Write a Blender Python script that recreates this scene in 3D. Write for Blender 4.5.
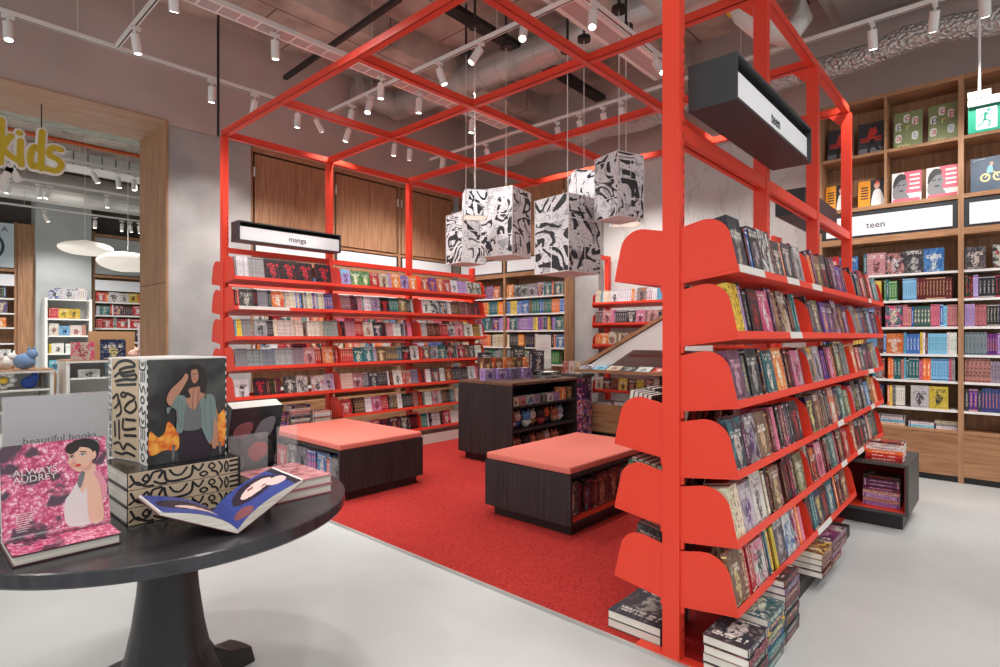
import bpy, math, random
from mathutils import Vector, Matrix
for o in list(bpy.data.objects): bpy.data.objects.remove(o)
C = bpy.context.scene.collection
V = Vector
random.seed(7)
# ------------------------------------------------------------------ camera, world, exposure
FOC, HOR, CH, TH = 562.0, 336.0, 1.35, math.radians(42.2)
cam = bpy.data.cameras.new('camera'); camo = bpy.data.objects.new('camera', cam); C.objects.link(camo)
cam.sensor_width = 36; cam.lens = FOC / 1000 * 36; cam.shift_y = (HOR - 333.5) / 1000
cam.clip_start = .05; cam.clip_end = 60
camo.location = (0, 0, CH); camo.rotation_euler = (math.pi / 2, 0, TH - math.pi / 2)
bpy.context.scene.camera = camo
sc = bpy.context.scene
sc.view_settings.view_transform = 'Standard'; sc.view_settings.look = 'None'
sc.view_settings.gamma = 1; sc.view_settings.use_curve_mapping = False
sc.view_settings.exposure = 0.0
w = bpy.data.worlds.new('world'); sc.world = w; w.use_nodes = True
w.node_tree.nodes['Background'].inputs[0].default_value = (.97, .985, 1.0, 1)
w.node_tree.nodes['Background'].inputs[1].default_value = 1.0
SPOT_W = 57.0
# ------------------------------------------------------------------ placing: a pixel of the survey photo onto a real plane
Fv = V((math.cos(TH), math.sin(TH), 0)); Rv = V((math.sin(TH), -math.cos(TH), 0)); Uv = V((0, 0, 1))
def ray(px, py): return Fv + Rv * ((px - 500) / FOC) + Uv * ((HOR - py) / FOC)
def PZ(px, py, z=0.0):
    d = ray(px, py); return V((0, 0, CH)) + d * ((z - CH) / d.z)
def PY(px, py, y):
    d = ray(px, py); return V((0, 0, CH)) + d * (y / d.y)
def PX(px, py, x):
    d = ray(px, py); return V((0, 0, CH)) + d * (x / d.x)
def proj(p):
    v = V(p) - V((0, 0, CH)); D = v.dot(Fv)
    if D < .1: return None
    return (500 + FOC * v.dot(Rv) / D, HOR - FOC * v.z / D, D)
# ------------------------------------------------------------------ materials
def lin(c):
    c = c / 255
    return c / 12.92 if c <= .04045 else ((c + .055) / 1.055) ** 2.4
def rgb(r, g, b): return (lin(r), lin(g), lin(b), 1)
MATS = {}
def base(name):
    m = bpy.data.materials.new(name); m.use_nodes = True
    return m, m.node_tree.nodes, m.node_tree.links, m.node_tree.nodes['Principled BSDF']
def mat(name, col, rough=.5, metal=0, emit=0, alpha=1, spec=.5):
    if name in MATS: return MATS[name]
    m, N, L, b = base(name)
    b.inputs['Base Color'].default_value = rgb(*col); b.inputs['Roughness'].default_value = rough
    b.inputs['Metallic'].default_value = metal; b.inputs['Specular IOR Level'].default_value = spec
    if emit:
        b.inputs['Emission Color'].default_value = rgb(*col); b.inputs['Emission Strength'].default_value = emit
    if alpha < 1: b.inputs['Alpha'].default_value = alpha
    MATS[name] = m; return m
def noisy(name, c1, c2, scale=(1, 1, 1), ns=3, rough=.6, detail=6, lo=.35, hi=.65, bump=0, metal=0, coord='Object', dist=0, spec=.5, rough2=None):
    m, N, L, b = base(name)
    tc = N.new('ShaderNodeTexCoord'); mp = N.new('ShaderNodeMapping'); mp.inputs['Scale'].default_value = scale
    n = N.new('ShaderNodeTexNoise'); n.inputs['Scale'].default_value = ns; n.inputs['Detail'].default_value = detail
    n.inputs['Distortion'].default_value = dist
    r = N.new('ShaderNodeValToRGB'); r.color_ramp.elements[0].position = lo; r.color_ramp.elements[1].position = hi
    r.color_ramp.elements[0].color = rgb(*c1); r.color_ramp.elements[1].color = rgb(*c2)
    L.new(tc.outputs[coord], mp.inputs[0]); L.new(mp.outputs[0], n.inputs['Vector']); L.new(n.outputs[0], r.inputs[0])
    L.new(r.outputs[0], b.inputs['Base Color']); b.inputs['Roughness'].default_value = rough
    b.inputs['Metallic'].default_value = metal; b.inputs['Specular IOR Level'].default_value = spec
    if bump:
        bp = N.new('ShaderNodeBump'); bp.inputs['Strength'].default_value = bump; bp.inputs['Distance'].default_value = .01
        L.new(n.outputs[0], bp.inputs['Height']); L.new(bp.outputs[0], b.inputs['Normal'])
    MATS[name] = m; return m
RED = mat('red_powder_coat', (224, 65, 45), .42, spec=.35)
CARPET = noisy('red_carpet', (146, 40, 38), (182, 58, 52), ns=55, rough=.95, bump=.5, detail=3, scale=(1, 2.2, 1), spec=.1)
CARPE2 = noisy('dark_red_board', (150, 22, 20), (160, 28, 24), rough=.6)
FLOOR = noisy('polished_concrete', (182, 185, 184), (202, 205, 204), ns=.9, rough=.32, detail=8, spec=.35)
def formwork():
    N, L = CONC2.node_tree.nodes, CONC2.node_tree.links; b = N['Principled BSDF']; src = b.inputs['Base Color'].links[0].from_socket
    tc = N.new('ShaderNodeTexCoord'); br = N.new('ShaderNodeTexBrick'); br.inputs['Scale'].default_value = 1; br.inputs['Brick Width'].default_value = 2.5; br.inputs['Row Height'].default_value = .62; br.inputs['Mortar Size'].default_value = .008
    L.new(tc.outputs['Object'], br.inputs['Vector']); mx = N.new('ShaderNodeMix'); mx.data_type = 'RGBA'; L.new(br.outputs['Fac'], mx.inputs[0]); L.new(src, mx.inputs[6]); mx.inputs[7].default_value = rgb(88, 76, 70); L.new(mx.outputs[2], b.inputs['Base Color'])
TAUPE = noisy('taupe_painted_wall', (180, 165, 158), (192, 177, 170), ns=1.2, rough=.9)
CONC = noisy('light_concrete_panel', (158, 157, 155), (180, 178, 176), ns=2.2, rough=.85, detail=8)
CONC2 = noisy('ceiling_concrete', (150, 136, 127), (206, 190, 178), ns=2.0, rough=.95, detail=10, bump=.5)
DARKWALL = noisy('dark_kids_wall', (84, 80, 76), (104, 99, 94), ns=2, rough=.9)
KWALL = noisy('grey_kids_wall', (176, 181, 180), (190, 194, 193), ns=1.5, rough=.85)
formwork()
def oak(name, c1, c2, sc): return noisy(name, c1, c2, scale=sc, ns=2.2, rough=.55, detail=8, lo=.3, hi=.7, dist=.6, spec=.3)
OAKV = oak('oak_vertical_grain', (146, 106, 78), (184, 142, 108), (14, 14, 1))
OAKX = oak('oak_shelf', (150, 108, 76), (182, 138, 102), (3, 3, 20))
OAKH = oak('oak_drawer', (138, 98, 68), (176, 132, 96), (1.2, 1.2, 14))
OAKP = oak('oak_pale', (170, 136, 112), (190, 158, 134), (1.2, 9, 9))
DARKW = oak('dark_laminate', (38, 33, 34), (58, 51, 51), (22, 22, 1))
DARKT = noisy('black_stained_table', (42, 43, 47), (58, 58, 63), scale=(2, 12, 2), ns=3, rough=.26, detail=6, spec=.6)
DARKP = noisy('pedestal_black', (26, 24, 25), (36, 33, 33), ns=3, rough=.4)
CUSH = noisy('salmon_cushion', (212, 112, 98), (220, 122, 106), ns=120, rough=.85, bump=.15, detail=2)
WHITE = mat('white_lacquer', (232, 230, 226), .4)
OFFW = mat('off_white', (214, 210, 204), .5)
BLACK = mat('black_metal', (24, 24, 25), .45)
GREYM = mat('grey_box', (70, 70, 70), .5)
DKSIGN = mat('charcoal_sign_box', (44, 46, 49), .45)
SIGNW = mat('sign_face', (222, 223, 225), .4, emit=.12)  # faint glow put into the panels, which are no lamps
INK = mat('ink_black', (26, 25, 26), .5)
PAGE = noisy('paper_edges', (206, 200, 188), (232, 228, 218), scale=(1, 1, 60), ns=3, rough=.8, detail=2)
LAMPW = mat('lamp_white', (225, 222, 218), .4)
LENS = mat('lamp_lens', (255, 250, 240), .3, emit=14)
STEEL = noisy('galvanised_duct', (170, 168, 165), (204, 202, 198), ns=1.5, rough=.34, metal=.45, detail=2)
def foil_mat():
    m, N, L, b = base('foil_flexible_duct')
    tc = N.new('ShaderNodeTexCoord'); v = N.new('ShaderNodeTexVoronoi'); v.inputs['Scale'].default_value = 34
    bp = N.new('ShaderNodeBump'); bp.inputs['Strength'].default_value = .9; bp.inputs['Distance'].default_value = .03
    L.new(tc.outputs['Object'], v.inputs['Vector']); L.new(v.outputs['Distance'], bp.inputs['Height']); L.new(bp.outputs[0], b.inputs['Normal'])
    b.inputs['Base Color'].default_value = rgb(196, 190, 186); b.inputs['Metallic'].default_value = .5; b.inputs['Roughness'].default_value = .35
    return m
FOIL = foil_mat()
def marble():
    m, N, L, b = base('white_marble_wall')
    tc = N.new('ShaderNodeTexCoord'); mp = N.new('ShaderNodeMapping'); mp.inputs['Rotation'].default_value = (0.6, 0, 0); mp.inputs['Scale'].default_value = (1, 1, .5)
    n = N.new('ShaderNodeTexNoise'); n.inputs['Scale'].default_value = 2.4; n.inputs['Detail'].default_value = 9; n.inputs['Distortion'].default_value = 1.3
    r = N.new('ShaderNodeValToRGB'); e = r.color_ramp.elements
    e[0].position = .0; e[0].color = rgb(206, 204, 201); e[1].position = 1; e[1].color = rgb(214, 212, 209)
    a = e.new(.485); a.color = rgb(208, 206, 203); a = e.new(.5); a.color = rgb(190, 187, 184); a = e.new(.515); a.color = rgb(210, 208, 205)
    L.new(tc.outputs['Object'], mp.inputs[0]); L.new(mp.outputs[0], n.inputs['Vector']); L.new(n.outputs[0], r.inputs[0]); L.new(r.outputs[0], b.inputs['Base Color'])
    b.inputs['Roughness'].default_value = .5
    return m
MARBLE = marble()
def glassy(name, a=.16, col=(235, 240, 242)):
    m = mat(name, col, .05, alpha=a); return m
ACRY = glassy('clear_acrylic')
def M_(N, op, a, b=None, L=None, clamp=False):
    n = N.new('ShaderNodeMath'); n.operation = op; n.use_clamp = clamp
    for i, x in enumerate((a, b)):
        if x is None: continue
        if isinstance(x, (int, float)): n.inputs[i].default_value = x
        else: L.new(x, n.inputs[i])
    return n.outputs[0]
def mixc(N, L, f, a, b):
    n = N.new('ShaderNodeMix'); n.data_type = 'RGBA'
    if isinstance(f, (int, float)): n.inputs[0].default_value = f
    else: L.new(f, n.inputs[0])
    for i, x in ((6, a), (7, b)):
        if isinstance(x, tuple): n.inputs[i].default_value = x
        else: L.new(x, n.inputs[i])
    return n.outputs[2]
def book_mats():
    out = []
    for kind in ('printed_cover', 'printed_spine'):
        m, N, L, b = base(kind)
        at = {}
        for k in ('colA', 'colB', 'colC'):
            a = N.new('ShaderNodeAttribute'); a.attribute_name = k; at[k] = a.outputs['Color']
        a = N.new('ShaderNodeAttribute'); a.attribute_name = 'seed'; sd = a.outputs['Fac']
        uv = N.new('ShaderNodeUVMap'); uv.uv_map = 'UVMap'
        sp = N.new('ShaderNodeSeparateXYZ'); L.new(uv.outputs[0], sp.inputs[0]); U, W_ = sp.outputs[0], sp.outputs[1]
        cb = N.new('ShaderNodeCombineXYZ'); L.new(U, cb.inputs[0]); L.new(W_, cb.inputs[1]); L.new(M_(N, 'MULTIPLY', sd, 37.0, L), cb.inputs[2])
        def noise(scale, detail=2, dist=0, sx=1, sy=1):
            mp = N.new('ShaderNodeMapping'); mp.inputs['Scale'].default_value = (sx, sy, 1); L.new(cb.outputs[0], mp.inputs[0])
            n = N.new('ShaderNodeTexNoise'); n.inputs['Scale'].default_value = scale; n.inputs['Detail'].default_value = detail; n.inputs['Distortion'].default_value = dist
            L.new(mp.outputs[0], n.inputs['Vector']); return n.outputs[0]
        def step(x, e, wd=.03):
            return M_(N, 'DIVIDE', M_(N, 'SUBTRACT', x, e - wd / 2, L), wd, L, True)
        def band(x, a_, b_): return M_(N, 'MULTIPLY', step(x, a_, .01), M_(N, 'SUBTRACT', 1.0, step(x, b_, .01), L), L)
        if kind == 'printed_cover':
            n1 = noise(2.6, 4, 1.0); c = mixc(N, L, step(n1, .53, .1), at['colA'], at['colB'])
            # figure in the middle of the cover
            du = M_(N, 'MULTIPLY', M_(N, 'SUBTRACT', U, .5, L), 1.5, L); dv = M_(N, 'SUBTRACT', W_, .42, L)
            rr = M_(N, 'ADD', M_(N, 'MULTIPLY', du, du, L), M_(N, 'MULTIPLY', dv, dv, L), L)
            n2 = noise(4.5, 3, .6)
            f = step(M_(N, 'SUBTRACT', M_(N, 'MULTIPLY', n2, .34, L), rr, L), .085, .03)
            c = mixc(N, L, f, c, at['colC'])
            n3 = noise(9, 2, .5); c = mixc(N, L, M_(N, 'MULTIPLY', f, step(n3, .56, .05), L), c, at['colA'])
            n4 = noise(6, 6, 1.2); c = mixc(N, L, M_(N, 'MULTIPLY', step(n4, .60, .12), .7, L), c, mixc(N, L, .5, at['colC'], at['colB']))
            n5 = noise(14, 4, .3); c = mixc(N, L, M_(N, 'MULTIPLY', n5, .75, L), c, mixc(N, L, .6, c, (.02, .02, .03, 1)))
            tv = M_(N, 'ADD', .56, M_(N, 'MULTIPLY', M_(N, 'FRACT', M_(N, 'MULTIPLY', sd, 13.7, L), None, L), .26, L), L)
            rel = M_(N, 'SUBTRACT', W_, tv, L)
            bd = M_(N, 'MAXIMUM', M_(N, 'MAXIMUM', band(rel, .0, .075), band(rel, .095, .15), L), band(W_, .05, .085), L)
            t = M_(N, 'MULTIPLY', step(noise(1, 0, 0, 17, 7), .48, .06), M_(N, 'MULTIPLY', bd, band(U, .12, .88), L), L)
            lt = mixc(N, L, step(M_(N, 'FRACT', M_(N, 'MULTIPLY', sd, 7.3, L), None, L), .6, .01), (.72, .69, .64, 1), at['colC'])
            c = mixc(N, L, M_(N, 'MULTIPLY', t, .8, L), c, lt)
        else:
            n6 = noise(5, 4, .5, 1, 2.5); c = mixc(N, L, step(n6, .58, .08), at['colA'], at['colB'])
            c = mixc(N, L, M_(N, 'MULTIPLY', M_(N, 'MAXIMUM', band(W_, .03, .07), band(W_, .92, .955), L), step(M_(N, 'FRACT', M_(N, 'MULTIPLY', sd, 5.1, L), None, L), .5, .01), L), c, at['colC'])
            t = M_(N, 'MULTIPLY', step(noise(1, 1, 0, 5, 22), .50, .06), M_(N, 'MULTIPLY', band(W_, .2, .82), band(U, .3, .7), L), L)
            c = mixc(N, L, M_(N, 'MULTIPLY', t, .8, L), c, at['colC'])
        L.new(c, b.inputs['Base Color']); b.inputs['Roughness'].default_value = .38; b.inputs['Specular IOR Level'].default_value = .4
        out.append(m)
    return out
COVER, SPINE = book_mats()
def manga_mat(name, seed, emit=0, warm=False):
    m, N, L, b = base(name)
    uv = N.new('ShaderNodeUVMap'); uv.uv_map = 'UVMap'
    mp = N.new('ShaderNodeMapping'); mp.inputs['Location'].default_value = (seed * 3.1, seed * 1.7, 0); L.new(uv.outputs[0], mp.inputs[0])
    def nz(sc_, det, dist=0):
        n = N.new('ShaderNodeTexNoise'); n.inputs['Scale'].default_value = sc_; n.inputs['Detail'].default_value = det; n.inputs['Distortion'].default_value = dist; L.new(mp.outputs[0], n.inputs['Vector']); return n.outputs[0]
    flow = M_(N, 'FRACT', M_(N, 'MULTIPLY', nz(.8, 1.5, .9), 9.0, L), None, L)            # contour strokes
    ink = M_(N, 'MULTIPLY', M_(N, 'LESS_THAN', flow, M_(N, 'MULTIPLY', nz(2.2, 2), .72, L), L), M_(N, 'GREATER_THAN', nz(1.3, 2, .4), .46, L), L)
    solid = M_(N, 'GREATER_THAN', nz(1.2, 4, 1.8), .64, L)
    fine = M_(N, 'LESS_THAN', M_(N, 'ABSOLUTE', M_(N, 'SUBTRACT', nz(4.5, 3, 1.2), .5, L), None, L), .009, L)
    ink = M_(N, 'MAXIMUM', M_(N, 'MAXIMUM', ink, solid, L), fine, L)
    br = N.new('ShaderNodeTexBrick'); br.inputs['Scale'].default_value = 1.0; br.inputs['Mortar Size'].default_value = .012; br.inputs['Brick Width'].default_value = 1.0; br.inputs['Row Height'].default_value = .55; br.offset = .5
    br.inputs['Color1'].default_value = (0, 0, 0, 1); br.inputs['Color2'].default_value = (1, 1, 1, 1)
    L.new(uv.outputs[0], br.inputs['Vector'])
    tone = mixc(N, L, M_(N, 'GREATER_THAN', nz(2.0, 1, .5), .60, L), (.84, .84, .86, 1), (.55, .55, .57, 1))
    c = mixc(N, L, ink, tone, (.03, .03, .035, 1))
    c = mixc(N, L, br.outputs['Fac'], c, (.88, .88, .88, 1))
    L.new(c, b.inputs['Base Color']); b.inputs['Roughness'].default_value = .6
    if emit:
        cc = mixc(N, L, 1.0, c, c) if not warm else c
        L.new(cc, b.inputs['Emission Color']); b.inputs['Emission Strength'].default_value = emit
    return m
# ------------------------------------------------------------------ mesh builder
class MB:
    def __init__(s): s.v = []; s.f = []; s.m = []; s.uv = []; s.at = []; s.mats = []; s.smooth = False; s.hasuv = False
    def mi(s, m):
        if m not in s.mats: s.mats.append(m)
        return s.mats.index(m)
    def face(s, pts, m, uv=None, at=None):
        i = len(s.v); s.v += [tuple(p) for p in pts]; s.f.append(tuple(range(i, i + len(pts)))); s.m.append(s.mi(m))
        s.uv.append(uv); s.at.append(at)
        if uv: s.hasuv = True
    def mesh(s, vs, fs, m):
        i = len(s.v); s.v += [tuple(p) for p in vs]; k = s.mi(m)
        for f in fs: s.f.append(tuple(i + j for j in f)); s.m.append(k); s.uv.append(None); s.at.append(None)
    def box(s, a, b, m, bevel=0):
        x0, x1 = sorted((a[0], b[0])); y0, y1 = sorted((a[1], b[1])); z0, z1 = sorted((a[2], b[2]))
        s.obox(Matrix.Translation(((x0 + x1) / 2, (y0 + y1) / 2, (z0 + z1) / 2)), x1 - x0, y1 - y0, z1 - z0, m)
        return s
    def obox(s, M, sx, sy, sz, m, uvf=False):
        vs = [M @ V((x * sx / 2, y * sy / 2, z * sz / 2)) for x in (-1, 1) for y in (-1, 1) for z in (-1, 1)]
        fs = [(0, 1, 3, 2), (4, 6, 7, 5), (0, 4, 5, 1), (2, 3, 7, 6), (0, 2, 6, 4), (1, 5, 7, 3)]
        if uvf:
            for f in fs: s.face([vs[i] for i in f], m, [(0, 0), (1, 0), (1, 1), (0, 1)] if f[1] != 1 else [(0, 0), (0, 1), (1, 1), (1, 0)])
        else: s.mesh(vs, fs, m)
        return s
    def bar(s, p0, p1, wy, wz, m, up=V((0, 0, 1))):
        p0, p1 = V(p0), V(p1); d = (p1 - p0); L = d.length; d.normalize()
        if abs(d.dot(up)) > .99: up = V((0, 1, 0))
        y = up.cross(d).normalized(); z = d.cross(y)
        M = Matrix.Translation((p0 + p1) / 2) @ Matrix((d, y, z)).transposed().to_4x4()
        return s.obox(M, L, wy, wz, m)
    def cyl(s, p0, p1, r0, m, r1=None, n=16, caps=True):
        if r1 is None: r1 = r0
        p0, p1 = V(p0), V(p1); d = (p1 - p0).normalized(); a = V((0, 0, 1)) if abs(d.z) < .9 else V((1, 0, 0))
        x = a.cross(d).normalized(); y = d.cross(x); vs = []
        for p, r in ((p0, r0), (p1, r1)):
            for i in range(n):
                t = 2 * math.pi * i / n; vs.append(p + x * (r * math.cos(t)) + y * (r * math.sin(t)))
        fs = [(i, (i + 1) % n, n + (i + 1) % n, n + i) for i in range(n)]
        if caps: fs += [tuple(range(n))[::-1], tuple(range(n, 2 * n))]
        s.mesh(vs, fs, m); return s
    def tube(s, pts, r, m, n=8):
        pts = [V(p) for p in pts]; rings = []; k = len(pts)
        for i, p in enumerate(pts):
            d = (pts[min(i + 1, k - 1)] - pts[max(i - 1, 0)]).normalized(); a = V((0, 0, 1)) if abs(d.z) < .95 else V((1, 0, 0))
            x = a.cross(d).normalized(); y = d.cross(x); rr = r[i] if isinstance(r, (list, tuple)) else r
            rings.append([p + x * (rr * math.cos(2 * math.pi * j / n)) + y * (rr * math.sin(2 * math.pi * j / n)) for j in range(n)])
        s.loft(rings, m); return s
    def loft(s, rings, m, caps=True):
        n = len(rings[0]); vs = [p for r in rings for p in r]; fs = []
        for k in range(len(rings) - 1):
            for i in range(n): fs.append((k * n + i, k * n + (i + 1) % n, (k + 1) * n + (i + 1) % n, (k + 1) * n + i))
        if caps: fs += [tuple(range(n))[::-1], tuple(range((len(rings) - 1) * n, len(rings) * n))]
        s.mesh(vs, fs, m); return s
    def ell(s, c, r, m, n=12, k=8, fn=None):
        c = V(c); rings = []
        for j in range(k + 1):
            ph = math.pi * (j / k) * .998 + .001
            ring = []
            for i in range(n):
                t = 2 * math.pi * i / n; d = V((math.sin(ph) * math.cos(t), math.sin(ph) * math.sin(t), -math.cos(ph)))
                q = fn(d) if fn else 1
                ring.append(c + V((d.x * r[0] * q, d.y * r[1] * q, d.z * r[2] * q)))
            rings.append(ring)
        s.loft(rings, m); return s
    def prism(s, poly, M, th, m):
        # poly in local xy, extruded along local z from 0 to th
        n = len(poly); vs = [M @ V((x, y, 0)) for x, y in poly] + [M @ V((x, y, th)) for x, y in poly]
        fs = [tuple(range(n))[::-1], tuple(range(n, 2 * n))] + [(i, (i + 1) % n, n + (i + 1) % n, n + i) for i in range(n)]
        s.mesh(vs, fs, m); return s
    def add(s, o, M):
        i = len(s.v); s.v += [tuple(M @ V(p)) for p in o.v]
        mm = [s.mi(x) for x in o.mats]
        for f, k, u, a in zip(o.f, o.m, o.uv, o.at): s.f.append(tuple(i + j for j in f)); s.m.append(mm[k]); s.uv.append(u); s.at.append(a)
        s.hasuv |= o.hasuv; return s
    def data(s, name, org=V((0, 0, 0))):
        me = bpy.data.meshes.new(name); me.from_pydata([(p[0] - org.x, p[1] - org.y, p[2] - org.z) for p in s.v], [], s.f)
        for m in s.mats: me.materials.append(m)
        me.polygons.foreach_set('material_index', s.m)
        if s.smooth: me.polygons.foreach_set('use_smooth', [True] * len(s.f))
        if s.hasuv:
            ul = me.uv_layers.new(name='UVMap'); flat = []
            for f, u in zip(s.f, s.uv):
                for j in range(len(f)): flat += list(u[j]) if u else [0, 0]
            ul.data.foreach_set('uv', flat)
        if any(a for a in s.at):
            for k, nm in enumerate(('colA', 'colB', 'colC')):
                A = me.attributes.new(nm, 'FLOAT_COLOR', 'FACE'); flat = []
                for a in s.at: flat += list(a[k]) if a else [0, 0, 0, 1]
                A.data.foreach_set('color', flat)
            A = me.attributes.new('seed', 'FLOAT', 'FACE'); A.data.foreach_set('value', [a[3] if a else 0 for a in s.at])
        me.update(); return me
    def build(s, name, parent=None, bev=0, sm=None, org=None):
        if sm is not None: s.smooth = sm
        if parent is not None: org = V(parent['_w'])
        elif org is None:
            xs = [p[0] for p in s.v]; ys = [p[1] for p in s.v]; zs = [p[2] for p in s.v]
            org = V(((min(xs) + max(xs)) / 2, (min(ys) + max(ys)) / 2, min(zs)))
        o = bpy.data.objects.new(name, s.data(name, org)); C.objects.link(o)
        if parent is not None: o.parent = parent
        else: o.location = org
        o['_w'] = list(org)
        if bev:
            md = o.modifiers.new('bevel', 'BEVEL'); md.width = bev; md.segments = 2; md.limit_method = 'ANGLE'; md.angle_limit = .7
        if s.smooth:
            pass
        return o
def tag(o, label=None, cat=None, group=None, kind=None):
    if label: o['label'] = label
    if cat: o['category'] = cat
    if group: o['group'] = group
    if kind: o['kind'] = kind
    return o
def thing(name, loc, label, cat, group=None):
    o = bpy.data.objects.new(name, None); C.objects.link(o); o.location = loc; o['_w'] = list(loc); o.empty_display_size = .1
    return tag(o, label, cat, group)
def struct(name, mb, parent=None):
    o = mb.build(name, parent)
    if parent is None: o['kind'] = 'structure'
    return o
ORD = 'first second third fourth fifth sixth seventh eighth ninth tenth eleventh twelfth thirteenth fourteenth fifteenth sixteenth seventeenth eighteenth nineteenth twentieth'.split()
TENS = {2: 'twenty', 3: 'thirty', 4: 'forty', 5: 'fifty', 6: 'sixty', 7: 'seventy', 8: 'eighty', 9: 'ninety'}
TENO = {3: 'thirtieth', 4: 'fortieth', 5: 'fiftieth', 6: 'sixtieth', 7: 'seventieth', 8: 'eightieth', 9: 'ninetieth'}
def ordi(i):   # 1-based
    if i <= 20: return ORD[i - 1]
    t, u = divmod(i, 10)
    return TENO[t] if u == 0 else TENS[t] + '-' + ORD[u - 1]
_tc = {}
def text_mb(txt, M, size, m, extr=0.0, align='CENTER', shear=0, wscale=1):
    key = (txt, size, extr, align, shear)
    if key not in _tc:
        cu = bpy.data.curves.new('t', 'FONT'); cu.body = txt; cu.size = size; cu.extrude = extr; cu.align_x = align; cu.shear = shear; cu.resolution_u = 2
        o = bpy.data.objects.new('t', cu); C.objects.link(o); bpy.context.view_layer.update()
        dg = bpy.context.evaluated_depsgraph_get(); me = bpy.data.meshes.new_from_object(o.evaluated_get(dg))
        _tc[key] = ([v.co.copy() for v in me.vertices], [tuple(p.vertices) for p in me.polygons])
        bpy.data.objects.remove(o); bpy.data.curves.remove(cu); bpy.data.meshes.remove(me)
    vs, fs = _tc[key]
    r = MB(); r.mesh([M @ V((v.x * wscale, v.y, v.z)) for v in vs], fs, m); return r
def frame(o, x, y):
    x = V(x).normalized(); y = V(y); z = x.cross(y).normalized(); y = z.cross(x)
    return Matrix.Translation(V(o)) @ Matrix((x, y, z)).transposed().to_4x4()
def smoothpoly(pts, k=4):
    n = len(pts); out = []
    for i in range(n):
        p0, p1, p2, p3 = (pts[(i + j - 1) % n] for j in range(4))
        for s in range(k):
            t = s / k
            out.append(tuple(.5 * (2 * p1[a] + (p2[a] - p0[a]) * t + (2 * p0[a] - 5 * p1[a] + 4 * p2[a] - p3[a]) * t * t + (3 * p1[a] - p0[a] - 3 * p2[a] + p3[a]) * t ** 3) for a in (0, 1)))
    return out
def stroke(pts, wd, k=5, closed=False):
    """ribbon polygons of a smooth line in 2d"""
    P = []
    n = len(pts)
    for i in range(n - 1 if not closed else n):
        p0 = pts[(i - 1) % n] if closed else pts[max(i - 1, 0)]; p1 = pts[i % n]; p2 = pts[(i + 1) % n]; p3 = pts[(i + 2) % n] if closed else pts[min(i + 2, n - 1)]
        for s in range(k):
            t = s / k
            P.append(V([.5 * (2 * p1[a] + (p2[a] - p0[a]) * t + (2 * p0[a] - 5 * p1[a] + 4 * p2[a] - p3[a]) * t * t + (3 * p1[a] - p0[a] - 3 * p2[a] + p3[a]) * t ** 3) for a in (0, 1)] + [0]))
    P.append(V((pts[0][0], pts[0][1], 0)) if closed else V((pts[-1][0], pts[-1][1], 0)))
    qs = []; L = []; R = []
    for i, p in enumerate(P):
        d = (P[min(i + 1, len(P) - 1)] - P[max(i - 1, 0)]); d = d.normalized() if d.length > 1e-9 else V((1, 0, 0)); nn = V((-d.y, d.x, 0)) * wd / 2
        L.append(p + nn); R.append(p - nn)
    for i in range(len(P) - 1): qs.append([L[i], R[i], R[i + 1], L[i + 1]])
    e = P[-1]; qs.append([e + V((wd / 2 * math.cos(t * math.pi / 4), wd / 2 * math.sin(t * math.pi / 4), 0)) for t in range(8)])
    e = P[0]; qs.append([e + V((wd / 2 * math.cos(t * math.pi / 4), wd / 2 * math.sin(t * math.pi / 4), 0)) for t in range(8)])
    return qs
class Ink:
    """flat printed shapes on a rectangle: M maps unit-square-in-metres coords (x right, y up), layers lifted a hair"""
    def __init__(s, M, w, h): s.M, s.w, s.h, s.mb, s.k = M, w, h, MB(), 1
    def p(s, x, y): return s.M @ V((x * s.w, y * s.h, .0004 * s.k))
    def poly(s, pts, m, smooth=True):
        q = smoothpoly(pts) if smooth else pts
        s.mb.face([s.p(x, y) for x, y in q], m, [(x, y) for x, y in q]); s.k += 1
    def line(s, pts, wd, m, closed=False):
        P = [(x * s.w, y * s.h) for x, y in pts]
        for q in stroke(P, wd, closed=closed): s.mb.mesh([s.M @ V((a.x, a.y, .0004 * s.k)) for a in q], [tuple(range(len(q)))], m)
        s.k += .3
    def text(s, t, x, y, size, m, align='LEFT', ws=1): s.mb.add(text_mb(t, Matrix.Identity(4), size, m, 0, align, 0, ws), s.M @ Matrix.Translation((x * s.w, y * s.h, .0004 * s.k)))
# ------------------------------------------------------------------ lights
def spot(loc, tgt, power=SPOT_W, size=95, blend=.6, col=(1, .965, .93)):
    l = bpy.data.lights.new('spot_beam', 'SPOT'); l.energy = power; l.spot_size = math.radians(size); l.spot_blend = blend; l.color = col; l.shadow_soft_size = .04
    o = bpy.data.objects.new('spot_beam', l); C.objects.link(o); o.location = loc
    o.rotation_euler = (V(tgt) - V(loc)).to_track_quat('-Z', 'Y').to_euler(); return o
# added fill spots with no fixtures, above and behind the camera
for x in (-2.2, -.6, 1.0):
    for y in (-1.6, .4, 2.4): spot((x, y, 3.75), (x + 1.5, y + .5, 0), SPOT_W * 1.15)
for x in (2.6, 4.2, 5.6):
    for y in (-1.5, -.3): spot((x, y, 3.75), (x + .6, y + .6, 0), SPOT_W * 1.2)  # more added spots without fixtures, out of view to the right
for x in (2.6, 3.9, 5.2):
    spot((x, 3.9, 3.75), (x, 3.6, 0), SPOT_W * .9)  # added bare spots above the canopy, belonging to no track lamp
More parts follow.
